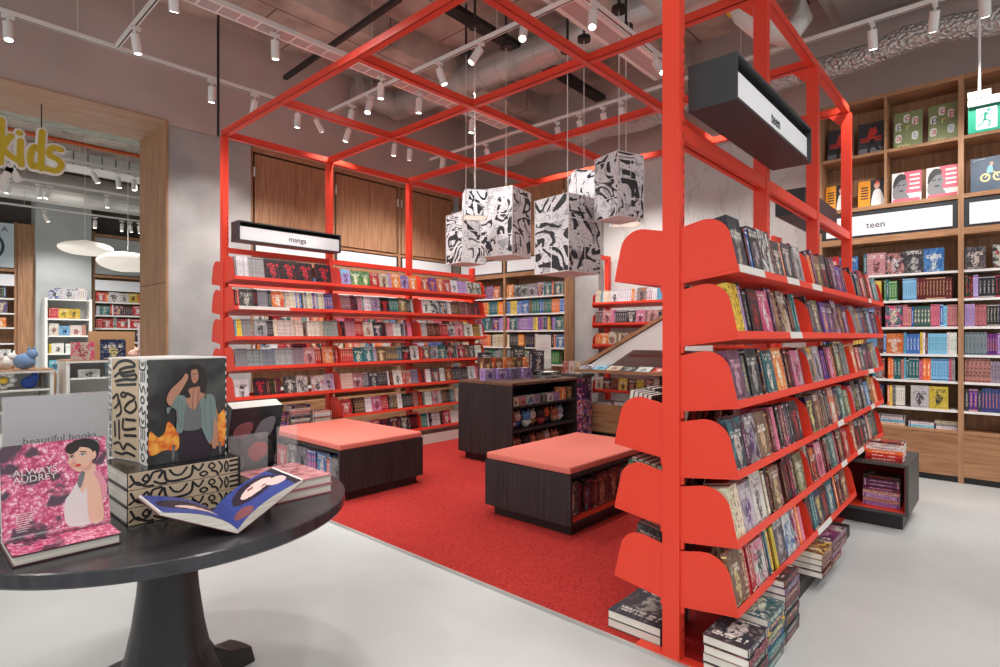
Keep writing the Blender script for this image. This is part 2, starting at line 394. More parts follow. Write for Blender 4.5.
# ================================================================== SETTING
CEIL = 5.07
mb = MB(); mb.box((-5, -5, -.1), (12, 17, 0), FLOOR); struct('floor', mb)
mb = MB(); mb.box((2.2, .9, 0), (6.2, 5.95, .012), CARPET)
o = mb.build('carpet'); tag(o, 'red rectangular carpet laid on the pale floor under the red shelving', 'carpet')
mb = MB(); mb.box((2.185, .9, 0), (2.2, 5.95, .014), STEEL)
o = mb.build('carpet_edging'); tag(o, 'thin metal trim strip along the near edge of the red carpet', 'trim strip')
mb = MB(); mb.box((-5, -5, CEIL), (12, 17, CEIL + .2), CONC2)
struct('ceiling', mb)
for i, y in enumerate((5.35, 3.0, .2, -2.4)):
    mb = MB(); mb.box((-5, y, CEIL - .34), (8, y + .5, CEIL - .002), CONC2); struct('trim_%d' % (i + 1), mb)
# wall with the opening (plane Y=7): portal right edge X=2.17
mb = MB(); mb.box((2.172, 7.0, 0), (3.10, 7.93, 3.72), CONC); mb.box((2.172, 7.0, 3.725), (12, 7.93, CEIL), TAUPE)
mb.box((-5, 7.0, 3.78), (2.172, 7.93, CEIL), TAUPE); mb.box((3.1, 7.45, 0), (7.2, 7.93, 3.72), CONC); struct('wall_left', mb)
mb = MB(); mb.box((2.15, 6.985, 0), (2.17, 7.945, 3.775), OAKV); mb.box((-5, 6.985, 3.755), (2.15, 7.945, 3.775), OAKP); struct('door_1', mb)
for z in (1.95,):
    mb = MB(); mb.box((2.147, 6.99, z), (2.151, 7.94, z + .006), INK); struct('trim_9', mb)
mb = MB(); mb.box((7.0, -5, 0), (7.2, 7.0, 3.72), MARBLE); struct('wall_right', mb)
mb = MB(); mb.box((7.0, -5, 3.72), (7.2, 7.0, CEIL), TAUPE); struct('wall_right_upper', mb)
mb = MB(); mb.box((6.86, 4.33, 0), (7.0, 4.74, 3.72), CONC); struct('trim_8', mb)
# kids room behind the opening
mb = MB(); mb.box((-5, 15.9, 0), (7.2, 16.1, 3.75), KWALL); mb.box((-5, 15.85, 3.75), (7.2, 16.1, CEIL), DARKWALL); struct('wall_back', mb)
mb = MB(); mb.box((PY(36, 300, 15.3).x, 15.3, 0), (PY(91.5, 300, 15.3).x, 15.85, 4.4), KWALL); struct('trim_7', mb)
mb = MB(); mb.box((7.0, 7.93, 0), (7.2, 15.9, CEIL), KWALL); struct('wall_right_kids', mb)

# ================================================================== BOOKS (collected first, linked at the end)
BOOKS = []
PAL = {
 'jet': ((24, 24, 27), (30, 30, 33), (206, 44, 56)),
 'black': ((22, 22, 26), (44, 42, 46), (190, 40, 50)), 'charcoal': ((46, 46, 52), (70, 66, 70), (200, 190, 180)),
 'plum': ((78, 38, 66), (112, 60, 98), (214, 170, 196)), 'maroon': ((88, 26, 34), (60, 22, 28), (208, 160, 120)),
 'crimson': ((170, 30, 40), (206, 50, 50), (236, 214, 200)), 'teal': ((30, 96, 102), (60, 130, 132), (222, 220, 200)),
 'navy': ((28, 36, 72), (48, 62, 112), (216, 190, 120)), 'blue': ((40, 96, 164), (90, 150, 204), (232, 232, 236)),
 'azure': ((110, 178, 212), (160, 206, 226), (40, 70, 110)), 'pink': ((214, 110, 140), (234, 160, 180), (120, 30, 70)),
 'magenta': ((214, 52, 112), (236, 120, 160), (250, 240, 240)), 'purple': ((84, 50, 132), (128, 84, 176), (236, 160, 90)),
 'lilac': ((168, 136, 190), (196, 170, 212), (90, 50, 110)), 'white': ((222, 220, 218), (236, 234, 230), (60, 56, 62)),
 'cream': ((216, 202, 178), (230, 220, 200), (140, 60, 60)), 'grey': ((140, 138, 142), (176, 172, 174), (40, 38, 42)),
 'orange': ((222, 104, 40), (236, 150, 70), (250, 236, 210)), 'yellow': ((226, 190, 60), (238, 212, 110), (60, 50, 60)),
 'green': ((52, 112, 72), (104, 150, 90), (230, 226, 190)), 'olive': ((96, 92, 62), (130, 122, 84), (220, 210, 180)),
 'brown': ((98, 66, 48), (132, 92, 66), (226, 200, 150)), 'rose': ((190, 128, 128), (214, 160, 156), (90, 30, 40)),
 'silver': ((188, 182, 184), (150, 140, 150), (120, 60, 130)), 'red': ((204, 36, 36), (160, 24, 30), (240, 236, 230)),
}
def jit(c, j=18):
    d = random.uniform(-j, j)
    return tuple(min(250, max(8, x + d + random.uniform(-j / 2, j / 2))) for x in c)
def cols(name, series=None):
    a, b, c = PAL[name]
    if name == 'jet': return (rgb(24, 24, 27), rgb(30, 30, 33), rgb(206, 44, 56), .1)
    if random.random() < .35: b = PAL[random.choice(list(PAL))][0]
    return (rgb(*jit(a)), rgb(*jit(b)), rgb(*jit(c)), random.random())
def bookmesh(w, t, h, at, simple=False):
    """origin at bottom centre; spine on -x, front cover on -y"""
    m = MB(); b = min(.002, t * .14); i = .003
    def q(pts, mt, uv=None): m.face(pts, mt, uv, at if mt is not PAGE else None)
    x0, x1, y0, y1 = -w / 2, w / 2, -t / 2, t / 2
    U4 = [(0, 0), (1, 0), (1, 1), (0, 1)]
    q([(x0, y0, 0), (x1, y0, 0), (x1, y0, h), (x0, y0, h)], COVER, U4)
    q([(x1, y1, 0), (x0, y1, 0), (x0, y1, h), (x1, y1, h)], COVER, U4)
    q([(x0, y1, 0), (x0, y0, 0), (x0, y0, h), (x0, y1, h)], SPINE, U4)
    U1 = [(.02, .5)] * 4
    for s, ya, yb in ((0, y0, y0 + b), (1, y1 - b, y1)):     # the two boards' rims and inner faces
        q([(x0, ya, h), (x1, ya, h), (x1, yb, h), (x0, yb, h)], COVER, U1)
        q([(x1, ya, 0), (x1, yb, 0), (x1, yb, h), (x1, ya, h)], COVER, U1)
        q([(x0, yb, 0), (x1, yb, 0), (x1, ya, 0), (x0, ya, 0)], COVER, U1)
    ya, yb = y0 + b, y1 - b
    q([(x1, yb, 0), (x1, yb, h), (x0, yb, h), (x0, yb, 0)], COVER, U1); q([(x0, ya, 0), (x0, ya, h), (x1, ya, h), (x1, ya, 0)], COVER, U1)
    m.mesh([(x0 + b, ya, i), (x1 - i, ya, i), (x1 - i, yb, i), (x0 + b, yb, i), (x0 + b, ya, h - i), (x1 - i, ya, h - i), (x1 - i, yb, h - i), (x0 + b, yb, h - i)],
           [(4, 5, 6, 7), (1, 2, 6, 5), (3, 2, 1, 0)], PAGE)
    q([(x0, ya, h), (x0 + b, ya, h), (x0 + b, yb, h), (x0, yb, h)], COVER, U1)
    return m
def addbook(M, w, t, h, at, kind, name, cat, label, group, front='face', force=False):
    ctr = M @ V((0, 0, h / 2)); pr = proj(ctr)
    if pr is None or not (-25 < pr[0] < 1025): return
    fw = w if front == 'face' else t
    BOOKS.append(dict(M=M, w=w, t=t, h=h, at=at, kind=kind, name=name, cat=cat, label=label, group=group, area=(1e9 if force else fw * h / pr[2] ** 2)))
def fill_row(o, u, n, L, row, pal, kind='novel', name='paperback', noun='paperback', tilt=0, hr=(.19, .225), tr=(.018, .038), wr=(.125, .14), pface=.35,
             copies=(1, 4), runs=(1, 3), gap=.03, end='the near end', depth=.21, cat='book', reverse=False, start=0, script=None):
    u = V(u); n = V(n); Y = -n; R3 = Matrix((u, Y, V((0, 0, 1)))).transposed()
    Rt = R3 @ Matrix.Rotation(-tilt, 3, 'X'); Yt = Rt.col[1]; Zt = Rt.col[2]
    s = .006; k = start; seq = []
    while s < L - .02:
        if script: cn, mode = script.pop(0)
        else: cn = random.choice(pal); mode = 'face' if random.random() < pface else 'spine'
        h = random.uniform(*hr)
        if mode == 'face':
            wd = random.uniform(*wr)
            if s + wd > L: break
            at = cols(cn); nc = random.randint(*copies); t = random.uniform(tr[0], tr[1] * .8); d = .004
            for c in range(nc):
                if d + t > depth: break
                M = Matrix.Translation(V(o) + u * (s + wd / 2) + Yt * (d + t / 2)) @ Rt.to_4x4()
                seq.append((M, wd, t, h, at, cn, 'face', c)); d += t + .0015
            s += wd + .003
        else:
            at = cols(cn)
            if random.random() < .45: nrun = 1
            else: nrun = random.randint(*runs)
            t = random.uniform(*tr); wd = random.uniform(*wr)
            for c in range(nrun):
                if s + t > L: break
                a2 = at if runs[1] > 3 else cols(cn)
                off = random.uniform(.003, .012)
                M = Matrix.Translation(V(o) + u * (s + t / 2) + Yt * (off + wd / 2)) @ (Rt @ Matrix.Rotation(math.pi / 2, 3, 'Z')).to_4x4()
                seq.append((M, wd, t, h, a2, cn, 'spine', 0)); s += t + .0012
            if s + t > L: break
        if random.random() < gap: s += random.uniform(.02, .05)
    cnt = 0; tot = sum(1 for q in seq if q[7] == 0)
    for M, wd, t, h, at, cn, mode, c in seq:
        if c == 0: cnt += 1
        nth = (tot - cnt + 1) if reverse else cnt
        how = 'cover out' if mode == 'face' else 'spine out'
        if c: lab = '%s copy behind %s %s %s from %s, %s' % (ordi(c), cn, noun, ordi(nth), end, row)
        else: lab = '%s %s %s, %s from %s, %s' % (cn, noun, how, ordi(nth), end, row)
        addbook(M, wd, t, h, at, kind, name, cat, lab, 'books on the ' + row, mode)
    return tot
def flatbook(o, u, n, w, h, t, at, label, group, kind='novel', name='paperback', spine='n', force=False, cat='book'):
    """book lying flat: o = centre of underside, u = direction of its height, n = direction its spine (or foot) faces"""
    u = V(u).normalized(); n = V(n).normalized(); z = V((0, 0, 1))
    # canonical x(width, spine -x) -> -n ; z(height) -> u ; y -> x cross... front cover (-y) up
    X = -n; Z = u; Yv = Z.cross(X)
    if Yv.z > 0: Z = -Z; Yv = -Yv
    R = Matrix((X, Yv, Z)).transposed()
    M = Matrix.Translation(V(o) - Z * (h / 2) + V((0, 0, t / 2))) @ R.to_4x4()
    addbook(M, w, t, h, at, kind, name, cat, label, group, 'spine', force)

# ================================================================== RED STANDS
XS = (2.2, 3.325, 4.445, 5.565)
def panel_poly(d=.27, h=.228, r=.10):
    P = [(0, 0), (d, 0), (d * .985, h - r)]
    for k in range(1, 9):
        a = math.pi / 2 * k / 8; P.append((d * .985 - r + r * math.cos(a), h - r + r * math.sin(a) * .96))
    P += [(0, h * .97)]
    return P
TILT = math.atan2(.045, .23)
def stand_shelf(parent, x0, x1, yc, sgn, z, seg=(), tags=(), name='shelf', labels=()):
    """sloped red shelf from x0 to x1; sgn=-1 faces -Y"""
    x0 += .006; x1 += .006; seg = [q + .011 for q in seg]
    n = V((0, sgn, 0)); up = V((0, 0, 1))
    out = (n * math.cos(TILT) + up * math.sin(TILT)); nz = up * math.cos(TILT) - n * math.sin(TILT)
    org = V((0, yc + sgn * .038, z))
    m = MB()
    def P(x, a, b): return org + V((x, 0, 0)) + out * a + nz * b
    D = .235
    prof = [(0, 0), (D, 0), (D, .016), (D - .004, .016), (D - .004, .003), (0, .003)]
    prof = [(0, -.004), (D, -.018), (D, .014), (D - .003, .014), (D - .003, .0), (0, .0)]
    m.loft([[P(x, a, b) for a, b in prof] for x in (x0, x1)], RED)
    s = m.build(name, parent)
    for x in seg:
        b = MB(); poly = panel_poly(D)
        for xx in (x,):
            b.loft([[P(xx + e, a, b_) for a, b_ in poly] for e in (-.0015, .0015)], RED)
            b.box((xx - .001, yc + sgn * .0385, z - .03), (xx + .014, yc + sgn * .050, z + .2), RED)      # folded hook flange
        b.build('bookend', s)
    for t0, t1 in tags:
        b = MB(); b.loft([[P(x, a, b_) for a, b_ in ((D + .0005, -.018), (D + .003, -.018), (D + .003, .014), (D + .0005, .014))] for x in (t0, t1)], OFFW)
        q = b.build('price_label_holder', s); q['label'] = 'white price label holder'
    return s, (lambda x: P(x, D - .006, .001)), n
def stand_post(parent, x, yc, z0, z1, foot=True):
    m = MB(); m.box((x, yc - .037, z0), (x + .028, yc + .037, z1), RED)
    p = m.build('post', parent)
    for sg in (-1, 1):
        s = MB(); s.box((x + .0275, yc + sg * .034, z0), (x + .05, yc + sg * .0372, z1), RED)
        k = z0 + .06
        while k < min(z1, 2.6): s.box((x + .036, yc + sg * .0366, k), (x + .042, yc + sg * .0374, k + .02), INK); k += .05
        s.build('slotted_rail', p)
    if foot:
        for ya, yb in ((yc - .16, yc - .039), (yc + .039, yc + .16)):
            f = MB(); f.box((x, ya, .013), (x + .045, yb, .02), RED); f.build('foot_plate', p)
    return p
YB, YM = 1.04, 5.60
big = thing('double_sided_book_stand', (3.9, YB, 0), 'tall red double-sided shelving stand in the foreground with sloped shelves', 'book stand')
for i, x in enumerate(XS): stand_post(big, x, YB, .012, 4.9 if i < 2 else 3.262)
for yy in (YB - .02, YB + .02):
    m = MB(); m.box((2.25, yy - .012, 2.17), (5.56, yy + .012, 2.235), RED); m.build('cross_bar', big)
m = MB(); m.box((2.26, .86, .012), (4.5, 1.36, .014), CARPE2); m.build('base_sheet', big)
m = MB(); m.box((3.0, .80, .0), (4.4, 1.2, .075), DARKW); m.build('base_board', big)['label'] = 'dark wood base board'
ZR = (1.569, 1.311, 1.043, .771, .505, .24)
DK = ['black', 'charcoal', 'plum', 'maroon', 'black', 'navy', 'teal', 'brown', 'brown', 'black', 'charcoal', 'crimson', 'grey', 'purple', 'pink', 'charcoal', 'olive', 'cream', 'charcoal', 'maroon', 'black', 'blue', 'orange']
SC = {
 0: [('charcoal', 'face'), ('black', 'spine'), ('blue', 'spine'), ('charcoal', 'face'), ('white', 'face'), ('black', 'spine'), ('charcoal', 'face'), ('orange', 'spine')],
 1: [('yellow', 'spine'), ('lilac', 'spine'), ('black', 'spine'), ('charcoal', 'spine'), ('black', 'face'), ('magenta', 'face'), ('plum', 'spine'), ('brown', 'spine'), ('maroon', 'face'), ('charcoal', 'spine')],
 2: [('plum', 'face'), ('olive', 'spine'), ('charcoal', 'face'), ('navy', 'spine'), ('teal', 'face'), ('orange', 'face'), ('black', 'spine'), ('maroon', 'spine')],
 3: [('charcoal', 'face'), ('plum', 'spine'), ('silver', 'face'), ('brown', 'face'), ('maroon', 'spine'), ('pink', 'spine'), ('charcoal', 'spine'), ('navy', 'spine'), ('rose', 'spine')],
 4: [('cream', 'spine'), ('silver', 'face'), ('white', 'face'), ('cream', 'spine'), ('black', 'spine'), ('brown', 'face'), ('maroon', 'spine')],
 5: [('brown', 'face'), ('maroon', 'spine'), ('crimson', 'spine'), ('white', 'face'), ('crimson', 'spine'), ('teal', 'spine'), ('yellow', 'spine'), ('black', 'spine'), ('yellow', 'spine')]}
ordsh = ['top', 'second', 'third', 'fourth', 'fifth', 'bottom']
LABS = {0: [(2.22, 2.52), (2.85, 3.05), (3.3, 3.5), (4.9, 5.0)], 1: [(2.9, 3.1)], 2: [(4.9, 5.1)], 3: [(3.9, 4.05), (5.0, 5.15)], 4: [(4.0, 4.15), (4.5, 4.7)], 5: [(3.42, 3.72)]}
for i, z in enumerate(ZR):
    nb = 3 if i < 5 else 2
    s, at_, n = stand_shelf(big, 2.205, XS[nb], YB, -1, z, seg=XS[:nb + 1], tags=LABS[i])
    for b in range(nb):
        a0 = XS[b] + .018
        stp = random.sample(DK, len(DK))
        fill_row(at_(a0), (1, 0, 0), (0, -1, 0), XS[b + 1] - a0 - random.uniform(.05, .12), '%s shelf, %s bay of tall red stand' % (ordsh[i], ('near', 'middle', 'far')[b]), DK,
                 tilt=TILT, pface=.42, runs=(1, 3), gap=.12, end='left', hr=(.18, .222), tr=(.02, .042),
                 script=None if b else SC[i] + [(random.choice(DK), random.choice(['face', 'spine', 'spine'])) for _ in range(60)])
for i, (z, nb) in enumerate(((1.565, 3), (.84, 3), (.555, 3), (.25, 3))):
    s, at_, n = stand_shelf(big, 2.205, XS[nb], YB, 1, z, seg=XS[:nb + 1])
    for b in range(nb):
        fill_row(at_(XS[b + 1] - .003), (-1, 0, 0), (0, 1, 0), XS[b + 1] - XS[b] - .03, 'carpet side %s shelf, %s bay, tall stand' % (('top', 'second', 'third', 'bottom')[i], ('near', 'middle', 'far')[b]),
                 ['jet', 'charcoal', 'jet', 'maroon', 'jet', 'black'], tilt=TILT, pface=.8, copies=(2, 5), hr=(.2, .25) if i else (.17, .2), end='right', reverse=False, runs=(2, 4), gap=.1)
man = thing('double_sided_book_stand', (3.9, YM, 0), 'red double-sided stand filled with manga along the back of the carpet', 'book stand')
for i, x in enumerate(XS): stand_post(man, x, YM, .012, 3.262 if i < 3 else 2.30)
m = MB(); m.box((2.25, YM - .03, 2.15), (5.56, YM - .006, 2.2), RED); m.build('cross_bar', man)
m = MB(); m.box((2.3, YM - .26, .012), (5.6, YM + .26, .13), OFFW); m.build('base_plinth', man)['label'] = 'pale plinth under the lowest shelf'
MG = ['white', 'white', 'white', 'cream', 'pink', 'rose', 'crimson', 'charcoal', 'black', 'black', 'grey', 'silver', 'maroon', 'teal', 'navy', 'brown', 'maroon', 'white', 'charcoal']
ZM = (1.855, 1.575, 1.29, 1.005, .72, .44, .17)
mo = ['top', 'second', 'third', 'fourth', 'fifth', 'sixth', 'bottom']
for i, z in enumerate(ZM):
    s, at_, n = stand_shelf(man, 2.205 if i < 5 else XS[1] + .03, XS[3] + .03, YM, -1, z, seg=XS if i < 5 else XS[1:], tags=[(2.25, 2.75)] if i == 1 else ())
    for b in range(0 if i < 5 else 1, 3):
        a0 = XS[b] + .018
        sc_ = None; kw = {}
        if i == 0:
            if b == 0: sc_ = [('grey', 'spine'), ('white', 'spine'), ('grey', 'spine')] + [('jet', 'face')] * 5 + [('white', 'face'), ('jet', 'face')] + [('white', 'face')] * 9; kw = dict(wr=(.165, .17), hr=(.205, .21))
            else: kw = dict(pface=.9, wr=(.115, .13))
        if i == 2 and b == 0: sc_ = [('azure', 'spine'), ('yellow', 'spine'), ('grey', 'spine'), ('grey', 'face'), ('charcoal', 'spine'), ('cream', 'spine')] + [('cream', 'spine')] * 10 + [('grey', 'spine')] * 20
        if i == 3 and b == 0: sc_ = [('grey', 'spine')] * 6 + [('rose', 'face'), ('crimson', 'spine'), ('black', 'spine'), ('orange', 'face'), ('red', 'spine'), ('red', 'spine'), ('white', 'face')] + [('white', 'face')] * 12
        if i == 4 and b == 0: sc_ = [('white', 'face'), ('jet', 'face')] + [('maroon', 'spine')] * 3 + [('black', 'spine'), ('charcoal', 'face')] + [('white', 'face')] * 20
        if i == 1 and b == 0: sc_ = [('maroon', 'spine'), ('crimson', 'spine'), ('charcoal', 'face'), ('black', 'spine'), ('grey', 'spine'), ('charcoal', 'spine'), ('orange', 'face'), ('grey', 'spine'), ('cream', 'spine'), ('cream', 'spine')] + [('cream', 'spine'), ('blue', 'spine')] * 9
        kk = dict(pface=.3, wr=(.125, .13), hr=(.175, .188)); kk.update(kw)
        fill_row(at_(a0), (1, 0, 0), (0, -1, 0), XS[b + 1] - a0 - .012, '%s shelf, %s bay of manga stand' % (mo[i], ('left', 'middle', 'right')[b]), MG if i else ['green', 'purple', 'yellow', 'orange', 'azure', 'white', 'crimson', 'lilac', 'cream', 'orange'],
                 kind='manga', name='manga_volume', noun='volume', tilt=TILT, runs=(2, 8), copies=(1, 2), end='left', tr=(.013, .022), gap=.10, script=sc_, cat='book', **kk)
    if i < 6:
        stand_shelf(man, 2.205, XS[3] + .03, YM, 1, z - .02, seg=XS[:1] + XS[3:])
# overhead lattice
lat = thing('canopy_frame', (3.9, 3.3, 3.3), 'red steel lattice of beams spanning overhead between the two red stands', 'frame')
YS = (1.04, 2.2, 3.34, 4.46, 5.60)
for y in YS:
    for xa, xb in (((2.253, 3.322), (3.378, 5.6)) if y == YB else ((2.2, 5.6),)):
        m = MB(); m.box((xa, y - .018, 3.265), (xb, y + .018, 3.325), RED); m.box((xa, y - .018, 3.265), (xb, y + .03, 3.271), RED); m.build('beam', lat)
for x in XS:
    m = MB(); m.box((x + .002, 1.08, 3.268), (x + .036, 5.575, 3.328), RED); m.box((x + .002, 1.08, 3.268), (x + .05, 5.575, 3.274), RED); m.build('beam', lat)
for x in XS[1:]:
    m = MB(); m.prism([(0, 0), (.10, .104), (0, .104)], frame((x, 1.079, 3.16), (0, 1, 0), (0, 0, 1)), .004, RED); m.build('gusset', lat)
# sign boxes
def signbox(name, x0, x1, y0, y1, z0, z1, face, txt, label, ts=.085, tx=None):
    t = thing(name, ((x0 + x1) / 2, (y0 + y1) / 2, z0), label, 'sign')
    m = MB(); th = .012
    if face == 'y-':
        m.box((x0, y0, z0), (x1, y1, z0 + th), DKSIGN); m.box((x0, y0, z1 - th), (x1, y1, z1), DKSIGN)
        m.box((x0, y0, z0 + th), (x0 + th, y1, z1 - th), DKSIGN); m.box((x1 - th, y0, z0 + th), (x1, y1, z1 - th), DKSIGN); m.box((x0 + th, y1 - .01, z0 + th), (x1 - th, y1, z1 - th), DKSIGN)
        m.build('box', t)
        p = MB(); p.box((x0 + th, y0 + .02, z0 + th), (x1 - th, y0 + .03, z1 - .05), SIGNW); p.build('sign_panel', t)
        s = text_mb(txt, Matrix.Identity(4), ts, INK, .001); s2 = MB(); s2.add(s, frame(((tx or (x0 + x1) / 2), y0 + .0185, (z0 + z1) / 2 - .042), (1, 0, 0), (0, 0, 1))); s2.build('lettering', t)
    elif face == 'y+':
        m.box((x0, y0, z0), (x1, y1, z0 + th), DKSIGN); m.box((x0, y0, z1 - th), (x1, y1, z1), DKSIGN)
        m.box((x0, y0, z0 + th), (x0 + th, y1, z1 - th), DKSIGN); m.box((x1 - th, y0, z0 + th), (x1, y1, z1 - th), DKSIGN); m.box((x0 + th, y0, z0 + th), (x1 - th, y0 + .01, z1 - th), DKSIGN)
        m.build('box', t)
        p = MB(); p.box((x0 + th, y1 - .03, z0 + th), (x1 - th, y1 - .02, z1 - .028), SIGNW); p.build('sign_panel', t)
    b = MB(); b.box((x0 - .03, YB - .02 if y0 < 3 else YM - .02, z0 + .02), (x0, YB + .01 if y0 < 3 else YM + .01, z0 + .08), WHITE); b.build('bracket', t)
    return t
signbox('sign_box', 2.28, 3.41, .80, 1.0, 2.29, 2.48, 'y-', 'teen', 'charcoal sign box reading teen, high on the tall foreground stand', .075)
signbox('sign_box', 4.50, 5.53, 1.10, 1.30, 2.245, 2.43, 'y+', '', 'dark sign box on the far side of the tall stand, seen from below')
signbox('sign_box', 2.26, 3.35, 5.36, 5.53, 2.25, 2.44, 'y-', 'manga', 'long dark-framed sign reading manga above the manga stand', .075, 2.86)
# suspension rod
m = MB(); m.cyl((2.215, 5.72, 3.3), (2.215, 5.72, CEIL - .35), .012, BLACK); m.cyl((2.215, 5.72, CEIL - .40), (2.215, 5.72, CEIL - .34), .05, BLACK)
tag(m.build('suspension_rod'), 'black rod hanging from ceiling to the left corner of the red frame', 'rod')

# ================================================================== WOOD WALL BOOKCASES
WZ = (1.955, 1.695, 1.437, 1.178, .93, .665)
def wallcase(name, a0, a1, fixed, ax, label, sign='', wave=None, uppers=None, doors=False, depth=.34, right_side=True, left_side=True, txtpos=.5):
    """ax='x': faces -X at X=fixed, runs along Y from a0 (right) to a1; ax='y': faces -Y at Y=fixed, runs along X"""
    lo, hi = min(a0, a1), max(a0, a1)
    def B(m, a, b, d0, d1, z0, z1, mt):
        if ax == 'x': m.box((fixed + d0, a, z0), (fixed + d1, b, z1), mt)
        else: m.box((a, fixed + d0, z0), (b, fixed + d1, z1), mt)
        return m
    mid = (lo + hi) / 2
    t = thing(name, (fixed + depth / 2, mid, 0) if ax == 'x' else (mid, fixed + depth / 2, 0), label, 'bookcase')
    w2 = .02
    for sname, a in (('side_panel', lo), ('side_panel', hi - w2)):
        m = MB(); B(m, a, a + w2, 0, depth, 0, 3.74, OAKV); m.build(sname, t)
    m = MB(); B(m, lo + w2, hi - w2, depth - .015, depth, .05, 3.72, OAKV); m.build('back_panel', t)
    m = MB(); B(m, lo + w2, hi - w2, 0, depth - .016, 3.70, 3.74, OAKX); m.build('top_board', t)
    m = MB(); B(m, lo + w2, hi - w2, 0, depth - .016, .06, .445, OAKH); m.build('drawer', t); m = MB(); B(m, lo + w2, hi - w2, .0, depth - .016, .449, .475, OAKX); m.build('drawer_top', t)
    m = MB(); B(m, lo + w2, hi - w2, .03, .06, .0, .06, BLACK); m.build('toe_kick', t)
    for z in WZ:
        m = MB(); B(m, lo + w2, hi - w2, .01, depth - .016, z - .022, z, WHITE); m.build('shelf', t)['label'] = 'white shelf'
    m = MB(); B(m, lo + w2, hi - w2, 0, depth - .016, 2.28, 2.34, OAKX); m.build('shelf', t)
    if sign is not None:
        m = MB(); B(m, lo + w2, hi - w2, .012, .035, 2.34, 2.60, DKSIGN); sb = m.build('sign_frame', t)
        m = MB(); B(m, lo + .06, hi - .06, .002, .012, 2.365, 2.56, SIGNW); pn = m.build('sign_panel', sb)
        if sign:
            m = MB(); c = lo + (hi - lo) * txtpos
            fr = frame((fixed, c, 2.43), (0, -1, 0), (0, 0, 1)) if ax == 'x' else frame((c, fixed, 2.43), (1, 0, 0), (0, 0, 1))
            m.add(text_mb(sign, Matrix.Identity(4), .09, INK, .001), fr); m.build('lettering', sb)
    if doors:
        m = MB(); B(m, lo + w2 + .03, hi - w2 - .03, .012, .03, 2.63, 3.64, OAKV); m.build('door', t)
        m = MB(); B(m, lo + w2, hi - w2, 0, .01, 3.66, 3.70, OAKV); m.build('frame_rail', t); m = MB(); B(m, lo + w2, hi - w2, 0, depth - .016, 2.58, 2.61, OAKX); m.build('frame_rail', t)
        m = MB(); B(m, hi - w2 - .028, hi - w2 - .008, -.01, .0, 3.35, 3.47, WHITE); m.build('hinge', t); m = MB(); B(m, lo + w2 + .008, lo + w2 + .024, -.01, .0, 3.35, 3.47, WHITE); m.build('hinge', t)
    else:
        m = MB(); B(m, lo + w2, hi - w2, 0, depth - .016, 2.61, 2.65, OAKX); m.build('shelf', t); m = MB(); B(m, lo + w2, hi - w2, 0, depth - .016, 3.15, 3.18, OAKX); m.build('shelf', t)
        m = MB(); B(m, mid - .01, mid + .01, 0, depth - .016, 2.65, 3.15, OAKX); m.build('divider', t); m = MB(); B(m, mid - .01, mid + .01, 0, depth - .016, 3.18, 3.70, OAKX); m.build('divider', t)
    return t
# right wall (faces -X at 6.64)
XW = 6.64
wallcase('bookcase', .33, 1.48, XW, 'x', 'oak wall bookcase with a teen sign, left of the two behind the tall stand', 'teen', txtpos=.57)
wallcase('bookcase', -.85, .33, XW, 'x', 'oak wall bookcase at the right edge of the picture beside the exit sign', '')
RP = ['teal', 'green', 'blue', 'azure', 'maroon', 'yellow', 'crimson', 'pink', 'navy', 'charcoal', 'white', 'lilac', 'orange', 'grey', 'black', 'purple']
RSC = {1: ['azure', 'navy', 'black', 'green', 'navy', 'crimson', 'teal', 'maroon', 'blue', 'yellow'], }
for ci, (lo, hi, nm) in enumerate(((.35, 1.46, 'teen wall case'), (-.3, .31, 'wall case at right edge'))):
    for i, z in enumerate(WZ):
        pf = .85 if i == 0 else .12
        if i == 0: pal = ['teal', 'charcoal', 'rose', 'teal', 'blue', 'maroon'] if ci == 0 else ['charcoal', 'maroon', 'black']
        elif ci == 1: pal = ['charcoal', 'black', 'rose', 'grey', 'navy', 'purple', 'lilac']
        elif i == 1: pal = ['navy', 'teal', 'green', 'maroon', 'yellow', 'azure', 'blue', 'crimson']
        elif i == 2: pal = ['azure', 'pink', 'teal', 'green', 'rose', 'blue', 'maroon']
        elif i == 3: pal = ['blue', 'navy', 'azure', 'orange', 'white', 'yellow', 'maroon']
        elif i == 4: pal = ['maroon', 'orange', 'pink', 'azure', 'teal', 'grey', 'rose']
        else: pal = ['black', 'charcoal', 'white', 'navy', 'yellow', 'orange', 'grey']
        fill_row((XW + .02, hi, z), (0, -1, 0), (-1, 0, 0), hi - lo, '%s white shelf of %s' % (mo[i] if i < 5 else 'lowest', nm), pal, kind='novel', hr=(.19, .215) if i else (.2, .225), pface=pf, runs=(2, 6), copies=(1, 3),
                 end='left', wr=(.14, .16) if i == 0 else (.13, .14), tr=(.016, .030), gap=.06 if i else .3, depth=.24)
for k, (yy, n_) in enumerate(((1.36, 4), (1.12, 5), (.86, 4), (.62, 2), (.42, 3), (-.05, 3))):
    for j in range(n_):
        cn = ('white', 'grey', 'cream', 'azure')[(j + k) % 4]
        flatbook((XW + .13, yy, .476 + j * .026), (0, 1, 0), (-1, 0, 0), .15, .21, .025, cols(cn), '%s book, %s from bottom of %s pile above right oak drawers' % (cn, ordi(j + 1), ordi(k + 1)), 'piles above the right oak drawers')
